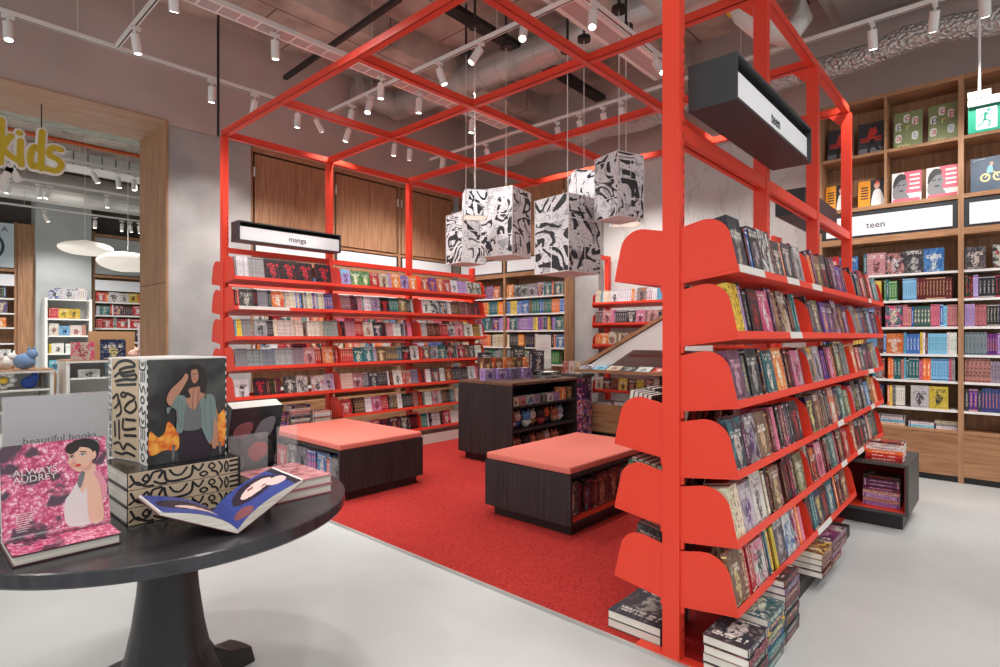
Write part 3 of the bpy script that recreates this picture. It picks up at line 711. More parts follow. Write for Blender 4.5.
# big display books on the upper shelves of the right wall
def display_book(y0, y1, z, h, draw, label, t=.02, nm='display_book'):
    """face-out book standing at XW+.1, y0>y1 (left, right)"""
    w_ = y0 - y1; M = frame((XW + .10, y0, z + .003), (0, -1, 0), (.10, 0, 1))
    th = thing(nm, (XW + .1, (y0 + y1) / 2, z), label, 'book', None)
    m = MB(); m.prism([(0, 0), (w_, 0), (w_, h), (0, h)], M @ Matrix.Translation((0, 0, -t)), t, OFFW); m.build('cover', th)
    ink = Ink(M, w_, h); draw(ink); ink.mb.build('cover_print', th); return th
GRN = mat('print_sage', (134, 146, 98), .5); PR = mat('print_red', (206, 58, 52), .5); PT = mat('print_teal', (24, 92, 92), .5); PYL = mat('print_cream', (228, 216, 150), .5); PB = mat('print_light_blue', (132, 190, 206), .5)
PBK = mat('print_black', (30, 30, 34), .5); PSK = mat('print_slate', (74, 92, 114), .5); PW = mat('print_white', (230, 228, 226), .5); PPK = mat('print_pink', (224, 92, 112), .5); POR = mat('print_orange', (240, 156, 24), .5)
SKIN = mat('print_skin', (214, 166, 142), .5); GRY = mat('print_grey', (120, 120, 124), .5); DGR = mat('print_dark_grey', (56, 54, 58), .5); PUR = mat('print_purple', (70, 50, 120), .5)
def rect(i, x0, y0, x1, y1, m): i.poly([(x0, y0), (x1, y0), (x1, y1), (x0, y1)], m, False)
def d_pop(i):
    rect(i, 0, 0, 1, 1, GRN)
    for ch, x, y, m in (('p', .10, .56, PT), ('o', .38, .76, PR), ('p', .68, .66, PR), ('a', .1, .24, PR), ('r', .42, .50, PYL), ('t', .68, .26, PB)):
        i.poly([(x - .03, y - .03), (x + .15, y - .04), (x + .17, y + .15), (x - .02, y + .15)], PW if m is not PYL else GRN); i.text(ch, x, y, i.h * .26, m)
    i.text('style', .1, .05, i.h * .16, PYL)
def d_runner(i):
    rect(i, 0, 0, 1, 1, DGR); rect(i, 0, 0, 1, .22, GRY)
    for y in (.42, .5): rect(i, .08, y, .92, y + .05, PR)
    i.poly([(.36, .6), (.5, .86), (.66, .84), (.74, .66), (.6, .56), (.5, .4), (.44, .5)], PR); i.poly([(.5, .86), (.56, .93), (.62, .86), (.56, .8)], PBK)
    i.line([(.52, .45), (.44, .25), (.42, .08)], .025, PBK); i.line([(.58, .45), (.64, .3), (.8, .14)], .025, PBK)
def d_yel(i):
    rect(i, 0, 0, 1, 1, PBK); rect(i, 0, 0, .46, 1, POR)
    for k in range(5): rect(i, .1, .32 + k * .1, .38, .37 + k * .1, PBK)
    i.poly([(.52, 0), (.56, .5), (.68, .66), (.84, .6), (.96, .3), (.96, 0)], PW); i.poly([(.64, .68), (.6, .82), (.7, .92), (.8, .84), (.78, .7)], SKIN); i.poly([(.62, .82), (.7, .97), (.82, .84), (.72, .86)], PR)
def d_bw(i):
    rect(i, 0, 0, 1, 1, PW); rect(i, .42, .3, 1, 1, PPK)
    i.poly([(.05, .2), (.06, .6), (.2, .84), (.42, .84), (.54, .6), (.5, .35), (.6, .15), (.3, .12)], GRY); i.poly([(.04, .5), (.08, .78), (.26, .95), (.46, .9), (.46, .76), (.3, .74), (.16, .6)], PBK)
    i.line([(.2, .58), (.28, .6)], .012, PBK); i.line([(.38, .58), (.44, .6)], .012, PBK); i.line([(.28, .4), (.38, .4)], .014, PBK)
    for k in range(4): rect(i, .6, .42 + k * .14, .94, .48 + k * .14, PW)
    rect(i, .04, .04, .96, .14, PPK)
def d_bike(i):
    rect(i, 0, 0, 1, 1, PSK); i.line([(.1, .9), (.1, .94), (.4, .96)], .004, PW)
    for cx in (.42, .78):
        pts = [(cx + .12 * math.cos(a), .42 + .1 * math.sin(a)) for a in [k * math.pi / 5 for k in range(10)]]; i.line(pts, .014, PYL, True)
    i.line([(.42, .42), (.52, .56), (.7, .54), (.78, .42)], .008, PYL); i.poly([(.46, .56), (.5, .72), (.6, .76), (.64, .6), (.56, .54)], PB); i.poly([(.56, .76), (.56, .84), (.64, .84), (.64, .76)], SKIN)
def d_stage(i):
    rect(i, 0, 0, 1, 1, PUR); i.poly([(.0, .0), (.3, .4), (.6, .3), (1, .5), (1, 0)], PR); rect(i, .1, .72, .9, .8, PB)
def onw(px, py): p = PX(px, py, XW); return p.y, p.z
for (x0, x1, zz, h, d, lab) in ((825, 851, 3.18, .34, d_runner, 'dark book with a red running figure, behind the red posts'), (856, 882, 3.18, .34, d_runner, 'dark book with a red running figure, right copy beside the divider'),
        (892, 921, 3.18, .37, d_pop, 'sage green pop art style book, left of the pair on the top shelf'), (927, 958, 3.18, .37, d_pop, 'sage green pop art style book, right one of the pair by the upright'),
        (968, 1004, 3.18, .34, d_stage, 'purple concert book on top shelf behind the exit sign'),
        (823, 846, 2.65, .28, d_yel, 'orange and black book, left copy partly behind the red post'), (856, 883, 2.65, .28, d_yel, 'orange and black book with a figure in white, next to the divider'),
        (890, 920, 2.65, .31, d_bw, 'white and pink portrait book, left of the pair above the teen sign'), (925, 958, 2.65, .31, d_bw, 'white and pink portrait book, right of the pair above the teen sign'),
        (970, 1006, 2.65, .33, d_bike, 'slate blue book with a cyclist below the exit sign')):
    display_book(onw(x0, 100)[0], onw(x1, 100)[0], zz, h, d, lab)
# left back wall, faces -Y at 7.0
nmz = ('left', 'middle', 'right')
for k, (a, b) in enumerate(((3.115, 4.27), (4.27, 5.42), (5.42, 6.57))):
    wallcase('bookcase', a, b, 7.02, 'y', 'oak cupboard bookcase with plain doors above, %s of the three behind the manga stand' % nmz[k], '', doors=True)
    for i, z in enumerate(WZ[:5]):
        fill_row((a + .03, 7.045, z), (1, 0, 0), (0, -1, 0), b - a - .06, '%s shelf of %s oak cupboard' % (mo[i], nmz[k]), ['black', 'white', 'crimson', 'teal', 'pink', 'cream', 'blue', 'orange'], kind='novel', pface=.3, runs=(2, 5), end='left', gap=.1)
# back wall facing -X, left of the concrete column
for k, (a, b) in enumerate(((4.76, 5.95), (5.95, 7.0))):
    wallcase('bookcase', a, b, XW + .02, 'x', 'oak bookcase of children\'s novels, %s in the far corner' % ('right one' if k == 0 else 'left one'), '', doors=True)
    for i, z in enumerate(WZ[:5]):
        fill_row((XW + .045, b - .03, z), (0, -1, 0), (-1, 0, 0), b - a - .06, '%s shelf of far corner case, %s side' % (mo[i], ('right', 'left')[k]), [['lilac', 'grey', 'teal', 'purple', 'orange'], ['teal', 'yellow', 'brown', 'blue', 'orange'], ['yellow', 'purple', 'lilac', 'teal', 'pink'], ['blue', 'cream', 'charcoal', 'navy', 'orange'], ['green', 'teal', 'charcoal', 'grey']][i],
                 kind='novel', pface=.9 if i == 0 else .12, copies=(1, 2), runs=(2, 6), end='left', hr=(.19, .21), wr=(.13, .15), gap=.08)
# red wall shelving in front of the marble wall
ru = thing('wall_book_stand', (6.8, 3.0, 0), 'red shelving against the marble wall behind the slanted display desk', 'book stand')
for y in (4.2, 3.08, 1.96):
    m = MB(); m.box((6.86, y - .03, .45), (6.93, y + .03, 2.47), RED); m.box((6.7, y - .02, 2.41), (6.86, y + .02, 2.47), RED); m.build('post', ru)
for i, z in enumerate((1.76, 1.48, 1.19, .58)):
    m = MB(); m.loft([[V((x, y, zz)) for x, zz in ((6.85, z - .02), (6.60, z + .02), (6.60, z + .05), (6.604, z + .05), (6.604, z + .026), (6.85, z - .014))] for y in (4.27, 1.95)], RED); s = m.build('shelf', ru)
    for y in (4.265, 3.1, 1.96):
        b = MB(); b.prism(panel_poly(.24, .2, .09), frame((6.85, y + .002, z - .02), (-1, 0, 0), (0, 0, 1)), .003, RED); b.build('bookend', s)
    for b_, (ya, yb) in enumerate(((4.24, 3.12), (3.07, 1.98))):
        fill_row((6.61, ya, z + .026), (0, -1, 0), (-1, 0, 0), ya - yb, '%s shelf, %s bay of red wall shelving' % (mo[i], ('left', 'right')[b_]), [['white', 'azure', 'white', 'grey', 'orange', 'cream'], ['rose', 'maroon', 'charcoal', 'pink'], ['orange', 'crimson', 'brown', 'cream'], ['cream', 'rose', 'yellow', 'maroon']][i],
                 kind='novel', pface=.4, runs=(2, 5), end='left', hr=(.17, .2), wr=(.12, .14), tilt=.12)
m = MB(); m.box((6.55, 1.95, .05), (6.99, 4.32, .42), OAKH); m.box((6.60, 2.0, 0), (6.95, 4.28, .05), BLACK)
m.box((6.54, 3.12, .06), (6.549, 4.31, .41), OAKH); tag(m.build('low_cabinet'), 'low oak cabinet at the foot of the red wall shelving', 'cabinet')
for k in range(5):
    for j in range(2):
        cn = random.choice(['white', 'grey', 'white', 'cream'])
        flatbook((6.72, 4.1 - k * .26, .421 + j * .022), (0, 1, 0), (-1, 0, 0), .17, .22, .02, cols(cn), '%s magazine, %s from left, %s, on low oak cabinet' % (cn, ordi(k + 1), ('lower one' if j == 0 else 'upper one')), 'magazines lying on the low oak cabinet', name='magazine')
# slanted display desk
sd = thing('slanted_display_desk', (5.85, 2.95, 0), 'oak and white slanted display desk with a ledge of picture books', 'display desk')
m = MB(); m.box((5.70, 2.3, .915), (6.15, 3.95, .945), OAKX); m.build('ledge', sd)
m = MB(); m.box((5.95, 2.35, .013), (6.05, 2.95, .9), DARKW); m.build('base_panel', sd)
m = MB(); m.prism([(-3.685, 1.075), (-2.3, 1.83), (-2.3, 1.192), (-3.227, 1.188), (-3.505, 1.01), (-3.80, .94), (-3.86, .965)], frame((5.86, 0, 0), (0, -1, 0), (0, 0, 1)), .02, WHITE); m.build('side_panel', sd)
m = MB(); m.loft([[V((x, y, z)) for y, z in ((3.90, .975), (2.3, 1.845), (2.3, 1.885), (3.92, 1.01))] for x in (5.832, 6.2)], OAKX); m.build('slanted_top', sd)
m = MB(); m.box((5.90, 2.35, 1.10), (6.15, 3.3, 1.13), mat('russet_slot', (120, 70, 60), .6)); m.build('inner_shelf', sd)
for k in range(7):
    cn = ['white', 'azure', 'cream', 'charcoal', 'white', 'crimson', 'grey'][k]
    w_ = .17; yy = 3.80 - k * .19; a_ = math.radians(70)
    M = frame((5.71, yy, .95), (0, -1, 0), (math.sin(a_), 0, math.cos(a_)))      # x right, y up the tilted cover, z toward viewer
    M = M @ Matrix.Rotation(-math.pi / 2, 4, 'X')
    addbook(M, w_, .008, .13, cols(cn), 'novel', 'picture_book', 'book', '%s picture book leaning on slanted desk ledge, %s from left' % (cn, ordi(k + 1)), 'books on the slanted desk ledge')
# standing cardboard display with comic art
kd = thing('cardboard_display_column', (6.4, 4.5, 0), 'cardboard display column printed with dark colourful comic art', 'display')
def comic_mat():
    m, N, L, b = base('comic_collage'); tc = N.new('ShaderNodeTexCoord'); n = N.new('ShaderNodeTexNoise'); n.inputs['Scale'].default_value = 9; n.inputs['Detail'].default_value = 5; n.inputs['Distortion'].default_value = 1.5
    r = N.new('ShaderNodeValToRGB'); r.color_ramp.interpolation = 'CONSTANT'; e = r.color_ramp.elements
    e[0].position = 0; e[0].color = rgb(24, 22, 40); e[1].position = .42; e[1].color = rgb(56, 36, 96)
    for p, c in ((.48, (150, 40, 60)), (.52, (220, 190, 190)), (.55, (40, 60, 140)), (.6, (214, 110, 50)), (.66, (30, 26, 44))): a = e.new(p); a.color = rgb(*c)
    L.new(tc.outputs['Object'], n.inputs['Vector']); L.new(n.outputs[0], r.inputs[0]); L.new(r.outputs[0], b.inputs['Base Color']); b.inputs['Roughness'].default_value = .5; return m
COMIC = comic_mat()
m = MB(); m.box((6.26, 4.20, .0), (6.50, 4.56, .80), COMIC); m.build('column', kd, bev=.02)
m = MB(); m.box((6.24, 4.18, .80), (6.52, 4.58, .84), GREYM); m.build('tray', kd)
for k in range(3): addbook(frame((6.31, 4.50 - k * .10, .841), (0, -1, 0), (1, 0, 0)), .08, .03, .17, cols('cream'), 'manga', 'manga_volume', 'book', 'cream booklet standing on the cardboard display, %s from left' % ordi(k + 1), 'booklets on the cardboard display')
# ================================================================== BENCHES
def bench(x0, x1, y0, y1, openside, label, pal, row):
    t = thing('reading_bench', ((x0 + x1) / 2, (y0 + y1) / 2, .012), label, 'bench')
    m = MB(); th = .022; z0, z1 = .085, .425
    m.box((x0, y0, z0), (x1, y1, z0 + th), DARKW); m.box((x0, y0, z1 - th), (x1, y1, z1), DARKW)
    if openside == 'y-':
        m.box((x0, y0, z0 + th), (x0 + th, y1, z1 - th), DARKW); m.box((x1 - th, y0, z0 + th), (x1, y1, z1 - th), DARKW); m.box((x0 + th, y0 + .36, z0 + th), (x1 - th, y0 + .38, z1 - th), DARKW)
    else:
        m.box((x0, y0, z0 + th), (x1, y0 + th, z1 - th), DARKW); m.box((x0, y1 - th, z0 + th), (x1, y1, z1 - th), DARKW); m.box((x0 + .36, y0 + th, z0 + th), (x0 + .38, y1 - th, z1 - th), DARKW)
    m.build('body', t)
    m = MB()
    if openside == 'y-': m.box((x0 + th, y0 + .004, z0 + th), (x1 - th, y0 + .36, z0 + th + .004), RED)
    else: m.box((x0 + .004, y0 + th, z0 + th), (x0 + .36, y1 - th, z0 + th + .004), RED)
    m.build('shelf_liner', t)['label'] = 'red shelf liner'
    m = MB(); m.box((x0 + .05, y0 + .03, .013), (x1 - .05, y1 - .05, z0), DARKP); m.build('plinth', t)
    m = MB(); e = .006; m.box((x0 + e, y0 + e, z1 + .001), (x1 - e, y1 - e, z1 + .052), CUSH); m.build('cushion', t, bev=.012)['label'] = 'salmon seat cushion'
    if openside == 'y-': fill_row((x0 + .03, y0 + .06, z0 + th + .005), (1, 0, 0), (0, -1, 0), x1 - x0 - .06, row, pal, kind='novel', pface=.5, runs=(1, 3), gap=.35, hr=(.2, .25), end='left', wr=(.14, .17))
    else: fill_row((x0 + .05, y1 - .03, z0 + th + .005), (0, -1, 0), (-1, 0, 0), y1 - y0 - .06, row, pal, kind='novel', pface=.5, runs=(2, 4), gap=.1, hr=(.2, .25), end='left', wr=(.15, .18))
bench(3.065, 4.27, 2.15, 2.93, 'y-', 'dark bench with salmon cushion in the middle of the red carpet', ['black', 'maroon', 'charcoal', 'white', 'crimson'], 'shelf inside middle bench')
bench(2.47, 3.33, 3.97, 5.24, 'x-', 'dark bench with salmon cushion behind the round table, by manga stand', ['crimson', 'orange', 'blue', 'charcoal', 'grey', 'brown'], 'shelf inside left bench')
# ================================================================== ISLAND
ix0, ix1, iy0, iy1 = 4.27, 5.42, 3.71, 4.49
il = thing('display_island', ((ix0 + ix1) / 2, (iy0 + iy1) / 2, .012), 'dark display island with open shelves of toys and an oak-coloured top', 'display unit')
m = MB(); th = .025
m.box((ix0, iy0, .095), (ix0 + th, iy1, .845), DARKW); m.box((ix1 - th, iy0, .095), (ix1, iy1, .845), DARKW); m.box((ix0 + th, iy0, .095), (ix1 - th, iy1, .12), DARKW); m.box((ix0 + th, iy0 + .4, .12), (ix1 - th, iy0 + .42, .845), DARKW); m.build('body', il)
m = MB(); m.box((ix0 - .002, iy0 - .002, .846), (ix1 + .002, iy1 + .002, .872), noisy('dark_oak_top', (92, 66, 50), (120, 90, 70), scale=(2, 14, 2), rough=.5)); m.build('top', il)
m = MB(); m.box((ix0 + .06, iy0 + .04, .013), (ix1 - .06, iy1 - .05, .095), DARKP); m.build('plinth', il)
for z in (.36, .61):
    m = MB(); m.box((ix0 + th, iy0 + .005, z), (ix1 - th, iy0 + .4, z + .02), DARKW); m.build('shelf', il)
def plainbook(x, y, z, w_, t_, h_, cn, lab, grp, rz=0, name='gift_box', cat='box', kind='box', ax='y-'):
    R = Matrix.Rotation(rz, 4, 'Z')
    addbook(Matrix.Translation((x, y, z)) @ R, w_, t_, h_, cols(cn), kind, name, cat, lab, grp, force=True)
for k in range(9):
    cn = ['cream', 'rose', 'white', 'silver', 'charcoal', 'white', 'lilac', 'orange', 'brown'][k]
    plainbook(ix0 + .1 + k * .118, iy0 + .08, .631, .1, .09, .09 + .05 * (k > 6), cn, 'small %s gift box on upper island shelf, %s from left' % (cn, ordi(k + 1)), 'small boxes in the island')
def plush(x, y, z, s, c1, c2, lab, grp):
    t = thing('plush_toy', (x, y, z), lab, 'plush toy', grp); f1 = mat('plush_%d_%d_%d' % c1, c1, .9); f2 = mat('plush_%d_%d_%d' % c2, c2, .9)
    m = MB(); m.ell((x, y, z + s * .28), (s * .3, s * .26, s * .28), f2); m.build('body', t, sm=True)
    m = MB(); m.ell((x, y - s * .04, z + s * .68), (s * .34, s * .3, s * .31), f1); m.build('head', t, sm=True)
    for sg in (-1, 1):
        m = MB(); m.ell((x + sg * s * .25, y, z + s * .95), (s * .11, s * .07, s * .13), f1); m.build('ear', t, sm=True)
        m = MB(); m.ell((x + sg * s * .12, y - s * .32, z + s * .7), (s * .04, s * .03, s * .05), INK); m.build('eye', t, sm=True)
        m = MB(); m.ell((x + sg * s * .26, y - s * .12, z + s * .3), (s * .09, s * .12, s * .1), f2); m.build('arm', t, sm=True)
PCL = [((176, 90, 80), (220, 190, 180), 'rose'), ((216, 196, 180), (60, 70, 120), 'cream'), ((96, 150, 200), (220, 220, 220), 'blue'), ((226, 214, 206), (160, 120, 90), 'white'), ((60, 40, 40), (170, 60, 60), 'dark'), ((224, 110, 60), (60, 50, 60), 'orange'), ((176, 110, 80), (190, 140, 110), 'tan'), ((170, 200, 222), (220, 220, 226), 'pale blue'), ((150, 96, 70), (120, 70, 50), 'brown')]
for r_, z in enumerate((.381, .121)):
    for k in range(8):
        c = PCL[(k if r_ == 0 else (k * 2 + 6)) % 9] if r_ == 0 else PCL[(6, 8, 4, 6, 8, 3, 6, 4)[k]]
        plush(ix0 + .11 + k * .125, iy0 + .12 + .03 * (k % 2), z, .17, c[0], c[1], '%s plush toy on %s island shelf, %s from left' % (c[2], ('middle', 'bottom')[r_], ordi(k + 1)), 'plush toys in the island')
Z1 = .873
for k in range(4):
    plainbook(4.40 + k * .150, 4.17 - k * .05, Z1, .145, .09, .125, 'lilac', 'lilac puzzle box on front of island top, %s from left' % ordi(k + 1), 'lilac boxes on the island', rz=-.12)
for k in range(5):
    plainbook(4.52 + k * .125, 4.32 - k * .045, Z1, .12, .09, .235, ('brown', 'orange', 'orange', 'brown', 'orange')[k], 'orange and black box behind the lilac boxes, %s from left' % ordi(k + 1), 'orange boxes on the island')
for k, (x, y, z, h) in enumerate(((4.60, 4.40, Z1, .29), (5.12, 4.36, Z1, .36), (4.97, 3.95, Z1 + .075, .24))):
    plainbook(x, y, z, .15, .08, h, 'charcoal', 'grey boxed set, %s on the island' % ('left at the back', 'tallest at the back', 'in front of the white card')[k], 'boxed sets on the island', rz=-.3)
plainbook(5.10, iy0 + .2, Z1, .30, .2, .036, 'grey', 'flat grey box lying on island top, lower of two', None); plainbook(5.11, iy0 + .2, Z1 + .037, .28, .19, .036, 'charcoal', 'flat dark grey box lying on island top, upper of two', None)
cd = thing('sign_card', (5.25, iy0 + .32, Z1), 'white printed notice card in a clear holder on the island', 'sign')
m = MB(); M = frame((5.16, iy0 + .40, Z1 + .09), (.96, -.28, 0), (0, 0, 1)); m.prism([(0, 0), (.215, 0), (.215, .40), (0, .40)], M, .004, WHITE); m.build('card', cd)
ik = Ink(M @ Matrix.Translation((0, 0, .004)), .215, .40)
for yy, a_, b_ in ((.76, .38, .62), (.70, .25, .75), (.62, .2, .8), (.58, .24, .76), (.5, .22, .78)): rect(ik, a_, yy, b_, yy + .008, PPK if yy > .6 else GRY)
ik.mb.build('card_print', cd)
m = MB(); m.prism([(-.01, -.05), (.225, -.05), (.225, -.046), (-.01, -.046)], M, .07, ACRY); m.prism([(-.01, -.05), (.225, -.05), (.225, .12), (-.01, .12)], M @ Matrix.Translation((0, 0, .006)), .002, ACRY); m.build('holder', cd)
# ================================================================== END DISPLAY BOX + FLOOR STACKS
bx0, bx1, by0, by1 = 4.71, 5.30, .51, 1.02
eb = thing('display_box', ((bx0 + bx1) / 2, (by0 + by1) / 2, 0), 'dark display box lined in red at the far end of the tall stand', 'display unit')
GREYL = noisy('grey_laminate', (62, 60, 60), (74, 72, 71), scale=(20, 20, 1), ns=2, rough=.5)
m = MB(); m.box((bx0, by0, .11), (bx1, by0 + .02, .465), GREYL); m.box((bx0, by0 + .02, .11), (bx1, by1, .13), GREYL); m.box((bx0, by0 + .02, .445), (bx1, by1, .465), GREYL); m.box((bx0, by1 - .02, .13), (bx1, by1, .445), GREYL); m.box((bx1 - .02, by0 + .02, .13), (bx1, by1 - .02, .445), GREYL); m.build('body', eb)
m = MB(); m.box((bx0 + .004, by0 + .022, .131), (bx1 - .03, by1 - .022, .135), RED); m.box((bx0 + .004, by0 + .0205, .136), (bx1 - .03, by0 + .024, .443), CARPE2); m.box((bx1 - .028, by0 + .025, .136), (bx1 - .022, by1 - .025, .443), CARPE2); m.box((bx0 + .004, by1 - .025, .136), (bx1 - .03, by1 - .021, .443), CARPE2); m.build('liner', eb)['label'] = 'red liner'
m = MB(); m.box((bx0 + .07, by0 + .04, 0), (bx1 - .05, by1 - .03, .11), DARKP); m.build('plinth', eb)
for j in range(8):
    cn = ('lilac', 'rose', 'lilac', 'rose', 'plum', 'plum', 'plum', 'black')[j]
    flatbook((bx0 + .16 + .008 * (j % 2), by0 + .17, .136 + j * .027), (0, 1, 0), (-1, 0, 0), .15, .22, .025, cols(cn), '%s paperback in the red-lined box, %s from bottom of stack' % (cn, ordi(j + 1)), 'stack inside the dark display box')
for j in range(4):
    cn = ('crimson', 'red', 'orange', 'white')[j]
    flatbook((bx0 + .13 + .01 * j, by0 + .15, .466 + j * .024), (0, 1, 0), (-1, 0, 0), .15, .22, .023, cols(cn), '%s paperback on display box, %s from bottom of near stack' % (cn, ordi(j + 1)), 'stacks on the dark display box')
for j in range(4):
    cn = ('navy', 'black', 'charcoal', 'black')[j]
    flatbook((bx0 + .33, by0 + .17, .466 + j * .026), (0, 1, 0), (-1, 0, 0), .16, .23, .025, cols(cn), '%s hardback on display box, %s from bottom of rear stack' % (cn, ordi(j + 1)), 'stacks on the dark display box')
def stack(x, y, z, n_, w_, h_, t_, cns, name, grp, pag='y-', noun='hardback'):
    for j in range(n_):
        cn = cns[j % len(cns)]; dx = random.uniform(-.004, .004)
        flatbook((x + dx, y + dx, z + j * (t_ + .0006)), (0, 1, 0) if pag == 'x' else (1, 0, 0), (1, 0, 0) if pag == 'x' else (0, -1, 0), w_, h_, t_, cols(cn), '%s %s, %s from bottom of %s' % (cn, noun, ordi(j + 1), name), grp, force=True)
stack(2.225, .785, .001, 6, .17, .22, .034, ['black', 'charcoal'], 'white-paged floor stack nearest the post', 'floor stack nearest the red post')
stack(2.475, .785, .001, 7, .15, .22, .031, ['teal', 'navy'], 'teal floor stack under the tall stand', 'teal floor stack')
stack(2.76, .80, .001, 9, .15, .22, .030, ['maroon', 'charcoal', 'black'], 'third floor stack under the tall stand', 'third floor stack')
stack(3.42, .80, .077, 4, .15, .22, .032, ['maroon'], 'maroon stack on base board', 'maroon stack on the base board')
stack(3.66, .80, .077, 4, .15, .21, .032, ['maroon', 'plum'], 'plum stack on base board', 'plum stack on the base board')
stack(3.9, .82, .077, 3, .15, .21, .03, ['plum', 'maroon'], 'far stack on base board', 'far stack on the base board')
stack(2.40, 1.24, .015, 2, .26, .30, .038, ['charcoal'], 'big flat pair left of the red post', 'large books left of the red post', noun='art book')
# stacks peeking over the left bench, standing on the plinth of the manga stand
for k, (x, y, n_, cns) in enumerate(((2.42, 5.47, 16, ['cream', 'charcoal', 'brown']), (2.66, 5.45, 17, ['purple', 'plum', 'brown']), (2.90, 5.46, 19, ['rose', 'cream', 'navy', 'grey']), (3.14, 5.45, 16, ['cream', 'rose', 'white']))):
    stack(x, y, .132, n_, .15, .21, .026, cns, '%s tall pile behind left bench' % ordi(k + 1), 'tall piles on the plinth of the manga stand', noun='volume')
# ================================================================== MANGA LANTERN BOXES
def lantern(px0, px1, py0, py1, D, rz, label, seed, lit=0, disc=50):
    cx, cy = (px0 + px1) / 2, (py0 + py1) / 2
    c = V((0, 0, CH)) + ray(cx, cy) * D; hh = (py1 - py0) / FOC * D
    wpx = (px1 - px0) / FOC * D; a = TH + math.radians(rz)       # edge length so that the turned box spans wpx
    e = wpx / (abs(math.cos(math.radians(rz))) + abs(math.sin(math.radians(rz))))
    hh -= e * .12
    t = thing('manga_box_lamp', (c.x, c.y, c.z - hh / 2), label, 'hanging box', 'black and white printed boxes hanging in the frame')
    m = MB(); mm = manga_mat('comic_print_%d' % seed, seed, lit)
    R = Matrix.Translation(c) @ Matrix.Rotation(TH - math.pi / 2 + math.radians(rz), 4, 'Z')
    vs = [[R @ V((x * e / 2, y * e / 2, z * hh / 2)) for x, y in ((-1, -1), (1, -1), (1, 1), (-1, 1))] for z in (-1, 1)]
    for i in range(4):
        j = (i + 1) % 4; m.face([vs[0][i], vs[0][j], vs[1][j], vs[1][i]], mm, [(i, 0), (i + 1, 0), (i + 1, hh / e), (i, hh / e)])
    m.mesh(vs[0] + vs[1], [(3, 2, 1, 0), (4, 5, 6, 7)], LITW if lit else WHITE); m.build('box', t)
    m = MB()
    for i in range(4):
        for z in (0, 1):
            m.bar(vs[z][i], vs[z][(i + 1) % 4], .006, .006, WHITE)
        m.bar(vs[0][i], vs[1][i], .006, .006, WHITE)
    m.build('edge_trim', t)
    top = c.z + hh / 2; zd = CH + (HOR - disc) / FOC * D
    m = MB(); m.cyl((c.x, c.y, top), (c.x, c.y, zd), .004, WHITE, n=6); m.build('cord', t)
    m = MB(); m.cyl((c.x, c.y, zd), (c.x, c.y, zd + .04), .065, BLACK, n=20); m.cyl((c.x, c.y, zd + .04), (c.x, c.y, CEIL), .012, BLACK, n=8); m.build('canopy', t)
    return c
LITW = mat('lit_paper', (255, 244, 226), .6, emit=.7)
lantern(446, 486, 214, 266, 6.3, 38, 'small printed box hanging lowest at the far left of the cluster', 1, disc=55)
lantern(481, 531, 190, 260, 5.9, -32, 'large printed box with bold swirling ink lines, left group', 2, disc=48)
lantern(462, 488, 191, 219, 5.5, 12, 'small glowing printed box at the upper left of the cluster', 3, .8, 28)
lantern(535, 600, 198, 277, 5.2, 40, 'large printed box hanging lowest in the middle of the cluster', 4, disc=52)
lantern(570, 598, 172, 204, 5.6, 10, 'small glowing printed box behind the tall right box', 5, .8, 41)
lantern(596, 642, 156, 222, 4.9, 30, 'tall printed box at the upper right beside the red post', 6, disc=12)
lantern(612, 640, 196, 226, 5.3, 5, 'warm lit printed box under the tall right box', 7, .8, 30)
# ================================================================== CEILING SERVICES
def single(name, mb, label, cat, grp=None, sm=None): return tag(mb.build(name, sm=sm), label, cat, grp)
q0, q1 = PZ(398, 106, 4.72), PZ(640, 14, 4.72); q2 = q1 + (q1 - q0) * .6
m = MB(); m.cyl(q0, q2, .19, STEEL, n=32); dd = (q1 - q0).normalized()
for k in range(14):
    p = q0 + dd * (k * .28); m.cyl(p, p + dd * .012, .196, STEEL, n=32)
m.ell(q0, (.2, .2, .2), STEEL, 20, 12); m.cyl(q0, q0 + V((-.7, .0, 0)), .18, STEEL, n=24)
single('spiral_duct', m, 'large silver ventilation duct running under the ceiling toward the right', 'duct')
m = MB(); pts = [(6.38 + .04 * math.sin(i * .9), 6.4 - i * .3, 4.06 + .03 * math.sin(i * 1.7)) for i in range(27)]
m.tube(pts, [.11 + .012 * (i % 2) for i in range(27)], FOIL, 14); single('foil_duct', m, 'crinkled silver foil duct running along the upper right wall', 'duct', sm=True)
m = MB(); m.box((6.0, -.6, 4.55), (6.6, 1.35, 4.75), mat('ac_casing', (150, 146, 142), .5)); m.box((6.1, -.5, 4.53), (6.5, 1.25, 4.55), mat('ac_casing', (150, 146, 142), .5)); single('air_conditioning_unit', m, 'grey air conditioning casing above the right bookcases', 'air conditioner')
m = MB(); m.tube([PX(718, -60, 4.9), PX(728, -8, 4.9), PX(744, 14, 4.9), PX(760, 27, 4.9), PX(790, 36, 4.9), PX(800, 20, 5.2), PX(800, -40, 5.2)], .095, OFFW, 14); tp = tag(m.build('white_pipe', sm=True), 'thick white pipe with yellow label sleeves near the top centre right', 'pipe')
m = MB(); m.tube([PX(729, -5, 4.9), PX(738, 7, 4.9)], .10, mat('yellow_label', (236, 196, 20), .5), 14); q = m.build('label_sleeve', tp)
m = MB(); m.bar(PZ(285, 78, 4.3), PZ(400, -2, 4.3), .045, .045, BLACK); single('black_rail', m, 'slim black rail hanging above the left of the red canopy', 'rail')
m = MB(); a, b = PZ(442, 3, 4.78), PZ(606, 102, 4.78); m.bar(a, b, .16, .06, BLACK); single('black_cable_channel', m, 'wide black cable channel crossing under the ceiling at the centre', 'cable channel')
